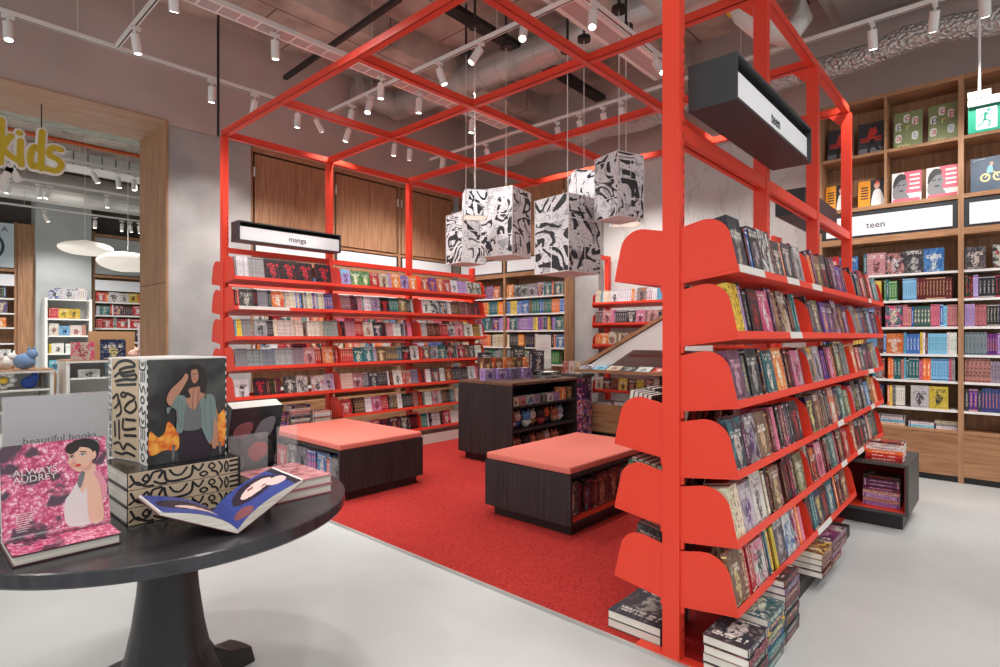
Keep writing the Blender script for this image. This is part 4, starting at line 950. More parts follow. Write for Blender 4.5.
# cable tray T2 (Y=4.65)
m = MB(); m.box((-3, 4.575, 3.95), (5.25, 4.60, 3.99), LAMPW); m.box((-3, 4.72, 3.95), (5.25, 4.745, 3.99), LAMPW); m.box((-3, 4.60, 3.95), (5.25, 4.72, 3.955), mat('tray_mesh', (176, 160, 158), .5)); 
for k in range(54): m.box((-3 + k * .155, 4.60, 3.949), (-2.985 + k * .155, 4.72, 3.98), LAMPW)
m.tube([(-3, 4.65, 3.985), (5.2, 4.65, 3.985)], .018, mat('pink_cable', (214, 120, 120), .5)); m.tube([(-3, 4.69, 3.985), (5.2, 4.69, 3.985)], .014, GREYM)
tag(m.build('cable_tray'), 'white cable tray with pink cables above the red canopy', 'cable tray')
m = MB(); m.box((-1, 2.46, 3.95), (5.3, 2.50, 4.0), LAMPW); m.box((-1, 2.64, 3.95), (5.3, 2.68, 4.0), LAMPW); m.box((-1, 2.5, 3.95), (5.3, 2.64, 3.955), mat('tray_mesh', (176, 160, 158), .5)); tag(m.build('cable_tray'), 'white cable tray beside the right side of the canopy near the tall post', 'cable tray')
m = MB(); m.tube([(-1, 2.15, 4.1), (4.45, 2.15, 4.1)], .075, OFFW, 16); tag(m.build('white_pipe', sm=True), 'straight white pipe high above, passing behind the tall red post', 'pipe')
def track(p0, p1, label):
    m = MB(); m.bar(p0, p1, .036, .034, LAMPW); m.bar(V(p0) - V((0, 0, .0175)), V(p1) - V((0, 0, .0175)), .010, .003, INK); o = tag(m.build('lighting_track'), label, 'lighting track')
    for k in range(3):
        p = V(p0).lerp(V(p1), (k + .5) / 3); w_ = MB(); w_.cyl(p, (p.x, p.y, CEIL - .001), .003, OFFW, n=5); w_.build('suspension_wire', o)
ZT = 3.9
track((-3, 5.85, ZT), (5.25, 5.85, ZT), 'white lighting track parallel to the oak cupboards on the left')
track((3.43, 5.80, ZT), (3.55, .6, ZT), 'white lighting track crossing over the middle of the canopy')
track((5.34, 6.2, ZT), (5.40, -2.5, ZT), 'white lighting track along the right side above the bookcases')
track((1.40, 5.80, ZT), (1.40, 3.0, ZT), 'short white lighting track at the top left corner')
track((-1, 2.36, ZT), (5.25, 2.36, ZT), 'white lighting track at the top centre above the canopy')
hm = {}
def lampmesh(kind):
    if kind not in hm:
        a = MB(); a.cyl((0, 0, 0), (0, 0, -.145), .034, LAMPW, n=20); a.cyl((0, 0, -.143), (0, 0, -.146), .031, GREYM, n=20); a.smooth = False
        b = MB(); b.cyl((0, 0, -.1465), (0, 0, -.148), .026, LENS if kind else GREYM, n=20)
        c = MB(); c.box((-.04, -.016, .04), (.04, .016, .065), LAMPW); c.cyl((0, 0, 0), (0, 0, .04), .008, LAMPW, n=8)
        hm[kind] = (a.data('housing'), b.data('lens'), c.data('adapter'))
    return hm[kind]
LN = {}
def tracklamp(pos, tgt, where, left_of=None, lit=True, power=SPOT_W):
    LN[where] = LN.get(where, 0) + 1
    t = thing('spotlight', pos, 'white cylinder spotlight, %s from the left %s' % (ordi(LN[where]), where), 'spotlight', 'spotlights ' + where)
    hme, lme, ame = lampmesh(lit)
    d = (V(tgt) - V(pos)).normalized(); q = (-d).to_track_quat('Z', 'Y')
    h = bpy.data.objects.new('housing', hme); h.rotation_euler = q.to_euler(); l = bpy.data.objects.new('lens', lme); l.rotation_euler = q.to_euler(); a = bpy.data.objects.new('adapter', ame)
    for o in (h, l, a): C.objects.link(o); o.parent = t
    if lit:
        s = spot(V(pos) + d * .18, tgt, power); s.parent = t; s.location = d * .18
ZL = ZT - .083
def on_track_y(px, y): p = PY(px, 100, y); return V((p.x, y, ZL))
def on_track_x(px, x): p = PX(px, 100, x); return V((x, p.y, ZL))
for px, dx, dy in ((8, 0, -.4), (212, .1, .4), (255, 0, .8), (298, .1, .4), (316, 1.6, .5), (349, -.3, .6), (395, .1, .5), (410, .4, .8), (443, .2, .6)):
    p = on_track_y(px, 5.85); tracklamp(p, p + V((dx, dy, -1.8)), 'on the track beside the oak cupboards')
for px, dx, dy in ((352, -.2, .2), (370, -.7, -.4), (439, .5, -.4), (480, -1.0, .6), (524, -1.0, -.6)):
    p = on_track_x(px, 3.47); tracklamp(p, p + V((dx, dy, -1.8)), 'on the track over the canopy middle')
for px, dx, dy in ((92, -.3, -.4), (275, .2, .3), (381, .1, .2), (419, .1, .2), (472, .0, .2)):
    p = on_track_y(px, 4.66); p.z += .06; tracklamp(p, p + V((dx, dy, -1.9)), 'under the cable tray')
for px, dx, dy in ((443, .3, .2), (486, .7, .1), (557, .8, .1), (579, .8, 0), (603, .8, .1), (621, .8, .1), (720, .8, 0), (872, .6, 0), (935, 1.1, .3), (985, .9, 0)):
    p = on_track_x(px, 5.37); tracklamp(p, p + V((dx, dy, -1.7)), 'on the track along the right wall')
for px, dx, dy in ((593, -.6, -.3), (655, -.1, -1.0)):
    p = on_track_y(px, 2.36); tracklamp(p, p + V((dx, dy, -1.6)), 'at the top centre track')
for y, dx, dy in ((5.3, .3, .2), (4.4, .3, .8), (3.7, .6, -.6)):
    p = V((1.40, y, ZL)); tracklamp(p, p + V((dx, dy, -1.6)), 'on the short top left track')
# exit sign
ex = PX(968, 110, 5.9); ey0 = ex.y; ey1 = ey0 - .42
t = thing('exit_sign', (5.9, (ey0 + ey1) / 2, 2.98), 'green emergency exit sign with a running figure, hanging at the right edge', 'sign')
m = MB(); m.box((5.88, ey1, 3.19), (5.96, ey0, 3.25), WHITE); m.build('housing', t)
EG = mat('exit_green', (10, 118, 92), .4, emit=.1); EW = mat('exit_white', (225, 235, 230), .4, emit=.15)
m = MB(); m.box((5.905, ey1, 2.98), (5.915, ey0, 3.19), EG); m.build('panel', t)
ik = Ink(frame((5.9045, ey0, 2.98), (0, -1, 0), (0, 0, 1)), .42, .21); rect(ik, .12, .1, .42, .9, EW)
ik.line([(.26, .7), (.24, .45)], .02, EG); ik.poly([(.27, .78), (.3, .86), (.33, .78), (.3, .72)], EG); ik.line([(.24, .45), (.32, .35), (.30, .18)], .012, EG); ik.line([(.24, .45), (.2, .3), (.14, .22)], .012, EG); ik.line([(.26, .68), (.34, .6), (.38, .66)], .010, EG); ik.line([(.26, .68), (.19, .62), (.17, .5)], .010, EG)
ik.poly([(.52, .46), (.66, .46), (.66, .36), (.76, .5), (.66, .64), (.66, .54), (.52, .54)], EW, False); ik.mb.build('pictogram', t)
m = MB(); m.cyl((5.92, ey0 - .07, 3.3), (5.92, ey0 - .07, CEIL - .001), .009, WHITE, n=8); m.box((5.87, ey0 - .14, 3.25), (5.97, ey0 - .0, 3.30), WHITE); m.build('hanging_rod', t)
# ================================================================== ROUND TABLE
tx, ty, tz, tr_ = .711, 2.29, .74, .626
rt = thing('round_table', (tx, ty, 0), 'round black table on a flared pedestal at lower left', 'table')
m = MB(); n = 96
prof = [(tr_ - .006, tz - .045), (tr_, tz - .038), (tr_, tz - .004), (tr_ - .004, tz)]
m.loft([[V((tx + r * math.cos(2 * math.pi * i / n), ty + r * math.sin(2 * math.pi * i / n), z)) for i in range(n)] for r, z in prof], DARKT); m.build('tabletop', rt)
m = MB(); rings = []
N8 = 64
for z, r, lobe in ((.694, .098, 0), (.66, .094, 0), (.55, .100, 0), (.42, .112, 0), (.30, .130, 0), (.20, .152, 0.01), (.13, .178, .03), (.09, .200, .08), (.075, .205, .15), (.068, .205, .185), (.02, .205, .20), (0, .205, .205)):
    ring = []
    for i in range(N8):
        a = 2 * math.pi * i / N8 + .0; c8 = max(abs(math.cos(a - .30)), abs(math.sin(a - .30)))
        rr = r * .86 * (.78 + .22 / c8 * .9) + lobe * .8 * (1 if c8 > .965 else max(0, (c8 - .90) / .065) * .0)
        ring.append(V((tx + rr * math.cos(a), ty + rr * math.sin(a), z)))
    rings.append(ring)
m.loft(rings, DARKP); m.build('pedestal', rt)
BGP = noisy('photo_backdrop', (28, 23, 24), (104, 110, 106), ns=5, rough=.35, detail=5, lo=.42, hi=.8, dist=.4)
FIRE = noisy('print_fire', (226, 90, 10), (255, 186, 70), ns=45, rough=.4, detail=4)
BLOS = None
def blossom():
    m, N, L, b = base('print_blossom'); tc = N.new('ShaderNodeTexCoord'); v = N.new('ShaderNodeTexVoronoi'); v.inputs['Scale'].default_value = 105
    n = N.new('ShaderNodeTexNoise'); n.inputs['Scale'].default_value = 16; n.inputs['Detail'].default_value = 3
    r = N.new('ShaderNodeValToRGB'); e = r.color_ramp.elements; e[0].position = .1; e[0].color = rgb(252, 226, 234); e[1].position = .8; e[1].color = rgb(190, 60, 108); a = e.new(.35); a.color = rgb(234, 128, 164)
    r2 = N.new('ShaderNodeValToRGB'); e = r2.color_ramp.elements; e[0].position = .40; e[0].color = (0, 0, 0, 1); e[1].position = .47; e[1].color = (1, 1, 1, 1)
    n3 = N.new('ShaderNodeTexNoise'); n3.inputs['Scale'].default_value = 60; n3.inputs['Detail'].default_value = 4; L.new(tc.outputs['Object'], n3.inputs['Vector'])
    vm = N.new('ShaderNodeVectorMath'); vm.operation = 'SCALE'; vm.inputs['Scale'].default_value = .03; L.new(n3.outputs['Color'], vm.inputs[0])
    va = N.new('ShaderNodeVectorMath'); va.operation = 'ADD'; L.new(tc.outputs['Object'], va.inputs[0]); L.new(vm.outputs[0], va.inputs[1])
    L.new(va.outputs[0], v.inputs['Vector']); L.new(tc.outputs['Object'], n.inputs['Vector']); L.new(M_(N, 'ADD', v.outputs['Distance'], M_(N, 'MULTIPLY', M_(N, 'SUBTRACT', n3.outputs[0], .5, L), 1.2, L), L), r.inputs[0]); L.new(n.outputs[0], r2.inputs[0])
    c = mixc(N, L, r2.outputs[0], rgb(84, 62, 78), r.outputs[0]); L.new(c, b.inputs['Base Color']); b.inputs['Roughness'].default_value = .25; return m
BLOS = blossom()
def realbook(name, label, x0, y0, z0, sx, sy, sz, cover, spine='y-', pagemat=None, group=None):
    """lying / standing book as cover shell + page block; spine side given"""
    t = thing(name, (x0 + sx / 2, y0 + sy / 2, z0), label, 'book', group); b = .0035; i = .005
    m = MB()
    if spine in ('y-', 'y+', 'x-', 'x+') and sz < min(sx, sy):      # lying
        m.box((x0, y0, z0), (x0 + sx, y0 + sy, z0 + b), cover); m.box((x0, y0, z0 + sz - b), (x0 + sx, y0 + sy, z0 + sz), cover)
        if spine == 'y-': m.box((x0, y0, z0 + b), (x0 + sx, y0 + b, z0 + sz - b), cover); pg = ((x0 + i, y0 + b, z0 + b), (x0 + sx - i, y0 + sy - i, z0 + sz - b))
        else: m.box((x0, y0 + sy - b, z0 + b), (x0 + sx, y0 + sy, z0 + sz - b), cover); pg = ((x0 + i, y0 + i, z0 + b), (x0 + sx - i, y0 + sy - b, z0 + sz - b))
    m.build('cover', t); p = MB(); p.box(pg[0], pg[1], pagemat or PAGE); p.build('pages', t); return t
SQ = mat('kraft_tan', (196, 176, 148), .6); GLOSSK = mat('gloss_black', (28, 28, 30), .2)
random.seed(21)
def squiggles(ink, nx, ny, wd, seed):
    'rows of hand-drawn meanders'
    rs = random.Random(seed)
    for a in range(nx):
        for b in range(ny):
            cx, cy = (a + .5) / nx, (b + .5) / ny; w2, h2 = .42 / nx, .40 / ny; k = (a * 2 + b * 3 + seed) % 5
            J = lambda v: v * rs.uniform(.8, 1.1)
            if k == 0: ink.line([(cx - w2, cy + J(h2)), (cx - w2 * .3, cy - J(h2)), (cx + w2 * .3, cy + J(h2) * .6), (cx + w2, cy - h2)], wd, INK)
            elif k == 1: ink.line([(cx - w2, cy + h2), (cx - w2 * .8, cy - h2 * .8), (cx + w2 * .8, cy - h2 * .8), (cx + w2, cy + h2)], wd, INK); ink.line([(cx - w2 * .4, cy + h2 * .7), (cx, cy), (cx + w2 * .5, cy + h2 * .7)], wd, INK)
            elif k == 2: ink.line([(cx - w2 * .6, cy), (cx, cy + h2 * .8), (cx + w2 * .6, cy), (cx, cy - h2 * .8)], wd, INK, True)
            elif k == 3:
                for q in (-.6, 0, .6): ink.line([(cx + w2 * q, cy - h2), (cx + w2 * q + w2 * .15, cy), (cx + w2 * q, cy + h2)], wd, INK)
            else: ink.line([(cx - w2, cy - h2 * .2), (cx - w2 * .2, cy + h2 * .9), (cx, cy - h2 * .6), (cx + w2 * .9, cy + h2 * .2), (cx + w2, cy - h2)], wd, INK)
def hand_spine(k):
    for w_, c_, P in ((.0075, 0, [(.02, .85), (.06, .35), (.12, .22), (.17, .45), (.20, .85), (.27, .92)]), (.007, 0, [(.01, .22), (.07, .42), (.13, .12), (.2, .08)]), (.007, 1, [(.115, .55), (.15, .8), (.165, .5), (.14, .38)]),
        (.0085, 0, [(.25, .5), (.29, .85), (.31, .30), (.36, .14), (.47, .16), (.53, .35), (.545, .9)]), (.007, 0, [(.34, .85), (.38, .52), (.44, .48), (.49, .85)]), (.0075, 0, [(.21, .3), (.26, .12), (.31, .1)]),
        (.007, 0, [(.56, .78), (.60, .55), (.64, .9)]), (.006, 1, [(.61, .3), (.65, .42), (.68, .25), (.64, .12)]), (.006, 1, [(.69, .7), (.72, .88), (.75, .68), (.72, .5)]), (.007, 0, [(.72, .38), (.76, .3), (.78, .08)]),
        (.006, 0, [(.79, .9), (.82, .55), (.80, .2)]), (.0055, 1, [(.845, .5), (.86, .85), (.88, .5), (.86, .15)]), (.008, 0, [(.90, .82), (.97, .84)]), (.008, 0, [(.90, .5), (.97, .52)]), (.008, 0, [(.90, .18), (.97, .2)])): k.line(P, w_, INK, bool(c_))
    rect(k, .975, 0, 1, 1, INK)
def hand_side(k):
    for w_, c_, P in ((.011, 0, [(.08, .90), (.25, .96), (.55, .985), (.80, .965), (.86, .93), (.55, .915), (.30, .885), (.40, .86), (.85, .885)]), (.011, 0, [(.12, .82), (.3, .855), (.45, .83), (.9, .85)]), (.011, 0, [(.15, .77), (.5, .795), (.88, .80), (.93, .84)]), (.010, 0, [(.2, .735), (.6, .745), (.9, .755)]),
        (.009, 1, [(.35, .64), (.45, .665), (.56, .645), (.45, .62)]), (.010, 0, [(.05, .60), (.22, .64), (.25, .55), (.12, .50)]), (.010, 0, [(.60, .66), (.88, .62), (.62, .56), (.50, .50), (.72, .47), (.92, .52), (.9, .58)]), (.010, 0, [(.3, .58), (.36, .47), (.2, .42)]),
        (.010, 0, [(.12, .36), (.14, .22)]), (.010, 0, [(.28, .38), (.3, .2)]), (.010, 0, [(.45, .40), (.46, .3), (.9, .32)]), (.010, 0, [(.5, .24), (.92, .25)]), (.010, 0, [(.55, .40), (.9, .40)]), (.009, 0, [(.1, .14), (.3, .16), (.45, .1), (.6, .16), (.9, .12)]), (.009, 0, [(.15, .06), (.4, .05), (.6, .07), (.88, .05)])): k.line(P, w_, INK, bool(c_))
for j, nmj in enumerate(('bottom', 'middle', 'top')):
    z0 = tz + .001 + j * .0565
    t = realbook('art_book', '%s of three stacked art books with black squiggles on tan spines' % nmj, .530, 2.087, z0, .356, .30, .056, SQ if 0 else GLOSSK, 'y-', PAGE, None)
    m = MB(); m.box((.532, 2.0855, z0 + .001), (.884, 2.087, z0 + .055), SQ); m.build('spine', t)
    ik = Ink(frame((.532, 2.0852, z0 + .001), (1, 0, 0), (0, 0, 1)), .352, .054); hand_spine(ik); ik.mb.build('spine_print', t)
# slip-cased pair standing on the stack
zt = tz + .171
t = thing('slipcase_book', (.70, 2.31, zt), 'tan slipcase with black squiggles standing behind the fire portrait book', 'book')
A_ = V((.604, 2.238, zt)); e1 = V((.968, .25, 0)); e2 = V((-.25, .968, 0))
def sl(u, v, z): return A_ + e1 * u + e2 * v + V((0, 0, z))
m = MB(); m.loft([[sl(0, 0, z), sl(.24, 0, z), sl(.24, .19, z), sl(0, .19, z)] for z in (0, .362)], WHITE); m.build('case', t)
m = MB(); m.loft([[sl(-.0015, .002, z), sl(0, .002, z), sl(0, .165, z), sl(-.0015, .165, z)] for z in (.003, .358)], SQ); m.build('spine', t)
ik = Ink(frame(sl(-.002, .165, .003), -e2, (0, 0, 1)), .163, .355); hand_side(ik); ik.mb.build('spine_print', t)
ik = Ink(frame(sl(-.0004, .189, .003), -e2, (0, 0, 1)), .022, .355); squiggles(ik, 1, 14, .003, 8); ik.mb.build('edge_print', t)
t = thing('portrait_book', (.73, 2.19, zt), 'tall photo book, cover of a dark-haired woman touching her head before flames', 'book')
m = MB(); m.box((.602, 2.152, zt), (.862, 2.232, zt + .363), WHITE); m.build('case', t)
m = MB(); M = frame((.606, 2.1515, zt), (1, 0, 0), (0, 0, 1)); m.prism([(0, 0), (.252, 0), (.252, .358), (0, .358)], M, .0008, BGP); cv = m.build('cover', t)
ik = Ink(M @ Matrix.Translation((0, 0, .0009)), .252, .358)
WSK = mat('woman_skin', (190, 138, 112), .45); WHR = mat('woman_hair', (40, 26, 24), .4); BROWL = mat('woman_contour', (150, 100, 80), .45); SHT = mat('teal_shirt', (120, 142, 138), .5); SHD = mat('grey_top', (112, 116, 116), .5); PNT = mat('plum_trousers', (40, 28, 40), .5); CANO = mat('fume', (120, 118, 116), .5)
for sx, rr in ((0, .9), (1, -1)):
    o_ = (lambda x: x) if sx == 0 else (lambda x: 1 - x)
    ik.poly([(o_(.02), .10), (o_(.02), .32), (o_(.12), .26), (o_(.2), .30), (o_(.24), .40), (o_(.32), .34), (o_(.38), .24), (o_(.36), .12), (o_(.2), .13)], FIRE)
ik.poly([(.84, .15), (.86, .5), (.9, .42), (.99, .46), (.99, .16)], FIRE)
ik.line([(.30, .02), (.31, .16)], .008, CANO); ik.line([(.93, .02), (.92, .14)], .008, CANO)
ik.poly([(.40, .0), (.39, .16), (.40, .32), (.70, .32), (.76, .16), (.78, .0)], PNT)
ik.poly([(.49, .88), (.53, .93), (.60, .945), (.67, .92), (.71, .86), (.73, .80), (.75, .75), (.72, .71), (.73, .67), (.66, .66), (.60, .69), (.52, .66), (.46, .67), (.44, .72), (.47, .76), (.46, .82)], WHR)
ik.poly([(.50, .70), (.52, .62), (.36, .60), (.38, .38), (.72, .38), (.84, .60), (.66, .66), (.64, .72)], WSK)
ik.poly([(.545, .905), (.60, .90), (.63, .84), (.62, .79), (.58, .755), (.545, .78), (.53, .85)], WSK)
ik.poly([(.53, .89), (.57, .93), (.64, .91), (.65, .82), (.66, .76), (.63, .80), (.625, .86), (.60, .895)], WHR)
ik.line([(.548, .848), (.57, .851)], .0022, WHR); ik.line([(.592, .85), (.613, .848)], .0022, WHR); ik.line([(.575, .845), (.572, .815), (.582, .812)], .0012, BROWL); ik.line([(.565, .793), (.592, .793)], .0028, PR)
ik.poly([(.56, .70), (.60, .72), (.63, .66), (.60, .50), (.56, .46), (.54, .56)], BROWL)
ik.poly([(.57, .70), (.60, .71), (.62, .66), (.595, .52), (.565, .48), (.55, .57)], WSK)
ik.poly([(.46, .86), (.40, .80), (.26, .70), (.22, .60), (.30, .54), (.36, .64), (.44, .74), (.49, .82)], WSK)
ik.poly([(.43, .60), (.43, .44), (.41, .31), (.67, .31), (.66, .50), (.67, .60), (.60, .52), (.55, .49), (.50, .53)], SHD)
for k_ in range(5): ik.line([(.44 + .045 * k_, .32), (.45 + .04 * k_, .42), (.46 + .035 * k_, .50)], .001, CANO)
ik.poly([(.34, .64), (.46, .62), (.44, .48), (.42, .30), (.34, .30), (.34, .50), (.22, .54), (.24, .48)], SHT)
ik.poly([(.64, .58), (.76, .64), (.84, .60), (.86, .48), (.88, .34), (.84, .26), (.78, .14), (.70, .24), (.66, .34), (.66, .48)], SHT)
for (xa, ya, xb, yb, xc, yc_) in ((.36, .60, .35, .48, .38, .34), (.40, .60, .41, .46, .40, .33), (.72, .60, .70, .46, .73, .30), (.78, .60, .79, .44, .80, .24), (.30, .58, .26, .52, .25, .50)): ik.line([(xa, ya), (xb, yb), (xc, yc_)], .0018, SHD)
ik.poly([(.84, .40), (.88, .30), (.88, .14), (.84, .08), (.80, .12), (.82, .24)], WSK); ik.line([(.72, .65), (.71, .60)], .003, INK)
ik.mb.build('cover_print', t)
for x in (.6045, .8600):
    m = MB()
    for k in range(12): m.box((x - .002, 2.150, zt + .01 + k * .03), (x + .0015, 2.1505, zt + .026 + k * .03), INK)
    m.build('edge_notches', t)
ik = Ink(frame((.6018, 2.231, zt + .004), (0, -1, 0), (0, 0, 1)), .078, .354); squiggles(ik, 1, 9, .006, 12); ik.mb.build('side_print', t)
# lying blossom book and the portrait book above it
t = realbook('art_book', 'blossom-covered book lying flat under the standing pink blossom book', .232, 1.935, tz + .001, .245, .26, .030, mat('dark_jacket', (70, 30, 44), .3), 'y+')
m = MB(); m.box((.233, 1.936, tz + .0311), (.476, 2.194, tz + .0322), BLOS); m.build('jacket_print', t)
t = thing('portrait_book', (.354, 2.08, tz + .033), 'pink blossom book with a woman in a white top, leaning on a stand', 'book')
ang = math.radians(13); M = frame((.227, 2.062, tz + .036), (1, 0, 0), (0, math.sin(ang), math.cos(ang)))
m = MB(); m.prism([(0, 0), (.252, 0), (.252, .265), (0, .265)], M @ Matrix.Translation((0, 0, -.026)), .003, OFFW); m.prism([(0, 0), (.252, 0), (.252, .265), (0, .265)], M @ Matrix.Translation((0, 0, -.003)), .003, BLOS); m.prism([(0, 0), (.003, 0), (.003, .265), (0, .265)], M @ Matrix.Translation((0, 0, -.023)), .02, OFFW); m.build('cover', t)
m = MB(); m.prism([(.003, .004), (.248, .004), (.248, .261), (.003, .261)], M @ Matrix.Translation((0, 0, -.0228)), .0196, PAGE); m.build('pages', t)
ik = Ink(M @ Matrix.Translation((0, 0, .0001)), .252, .265)
ASK = mat('pale_skin', (232, 188, 164), .35); WTOP = mat('white_top_print', (226, 220, 218), .35); CAPE = mat('pink_cape', (226, 150, 166), .35); PINKSK = mat('rosy_skin', (222, 160, 142), .35)
ik.poly([(.80, .58), (.90, .60), (.97, .48), (.985, .36), (.94, .26), (.88, .34), (.84, .46)], CAPE)
ik.poly([(.58, .05), (.56, .30), (.62, .40), (.68, .50), (.74, .58), (.80, .56), (.82, .40), (.84, .05)], WTOP)
ik.poly([(.74, .72), (.76, .58), (.71, .46), (.74, .38), (.78, .42), (.79, .05), (.93, .05), (.92, .34), (.90, .48), (.86, .58), (.88, .68)], ASK)
ik.poly([(.72, .60), (.77, .60), (.72, .44), (.69, .50)], GRY)
ik.poly([(.60, .90), (.68, .98), (.82, .99), (.92, .92), (.92, .80), (.86, .72), (.80, .76), (.70, .88)], PBK)
ik.poly([(.60, .88), (.62, .80), (.61, .74), (.66, .66), (.72, .62), (.80, .66), (.86, .76), (.84, .86), (.74, .90)], ASK)
ik.poly([(.60, .93), (.66, .97), (.74, .94), (.70, .86), (.62, .84), (.59, .88)], WHR)
ik.poly([(.86, .74), (.89, .78), (.88, .84), (.85, .80)], ASK)
ik.poly([(.72, .66), (.80, .68), (.86, .78), (.84, .70), (.80, .64)], PINKSK); ik.poly([(.63, .72), (.66, .74), (.67, .70), (.65, .69)], PINKSK)
ik.poly([(.622, .80), (.645, .815), (.672, .80), (.645, .792)], PW, False); ik.poly([(.725, .808), (.755, .826), (.79, .805), (.755, .794)], PW, False)
ik.line([(.642, .80), (.65, .807)], .0042, WHR); ik.line([(.752, .808), (.76, .812)], .0042, WHR); ik.line([(.622, .803), (.645, .82), (.674, .802)], .0012, PBK); ik.line([(.722, .81), (.755, .83), (.795, .806)], .0012, PBK); ik.line([(.63, .835), (.67, .84)], .0022, WHR); ik.line([(.73, .85), (.79, .84)], .0022, WHR)
ik.line([(.67, .78), (.655, .745), (.68, .735)], .0015, CAPE); ik.poly([(.67, .695), (.70, .712), (.735, .70), (.70, .68)], PR)
ik.text('ALWAYS', .10, .665, .026, PW); ik.text('AUDREY', .10, .59, .026, PW); ik.line([(.10, .57), (.34, .60)], .0008, PW)
for k in range(9): ik.line([(.12, .08 + .023 * k), (.20 + .012 * (k % 3) + .01 * k, .085 + .023 * k)], .0016, PW)
ik.mb.build('cover_print', t)
t = thing('book_easel', (.354, 2.12, tz + .033), 'clear acrylic easel carrying the pink blossom book', 'book stand')
m = MB(); m.prism([(.0, -.002), (.252, -.002), (.252, .0), (.0, .0)], M @ Matrix.Translation((0, 0, -.03)), .045, ACRY); m.prism([(.02, 0), (.23, 0), (.23, .16), (.02, .16)], M @ Matrix.Translation((0, 0, -.031)), .003, ACRY); m.build('tray', t)
m = MB(); m.cyl(M @ V((0, .008, .006)), M @ V((.252, .008, .006)), .003, ACRY, n=8); m.build('front_rod', t)
# beautiful books sign
t = thing('sign_holder', (.41, 2.36, tz), 'grey sign reading beautiful books behind the pink blossom book', 'sign')
M = frame((.262, 2.375, tz + .02), (1, 0, 0), (0, 0, 1)); m = MB(); m.prism([(0, 0), (.282, 0), (.282, .392), (0, .392)], M @ Matrix.Translation((0, 0, -.004)), .004, mat('sign_grey', (196, 193, 196), .35)); m.build('sign_sheet', t)
ik = Ink(M, .282, .392); ik.text('beautiful books', .17, .60, .0325, INK); ik.text('beautiful books', .173, .60, .0325, INK); ik.mb.build('lettering', t)
m = MB(); m.prism([(-.004, -.02), (.286, -.02), (.286, .396), (-.004, .396)], M @ Matrix.Translation((0, 0, .003)), .002, ACRY); m.box((.258, 2.32, tz + .0005), (.548, 2.42, tz + .003), ACRY); m.build('acrylic_sleeve', t)
# pink books on the right of the table
for j in range(2):
    z0 = tz + .001 + j * .0345
    t = realbook('art_book', ('lower' if j == 0 else 'upper') + ' of two pink-jacketed books lying at the table\'s right rim', .94, 1.965, z0, .25, .30, .034, mat('dusty_pink_jacket', (176, 104, 112), .3), 'y+')
    m = MB(); m.box((.941, 1.966, z0 + .034), (1.189, 2.264, z0 + .0345), noisy('pink_petal_print', (150, 78, 92), (226, 166, 168), ns=14, rough=.25, detail=4, dist=1.5) if 'pink_petal_print' not in MATS else MATS['pink_petal_print']); m.build('jacket_print', t)
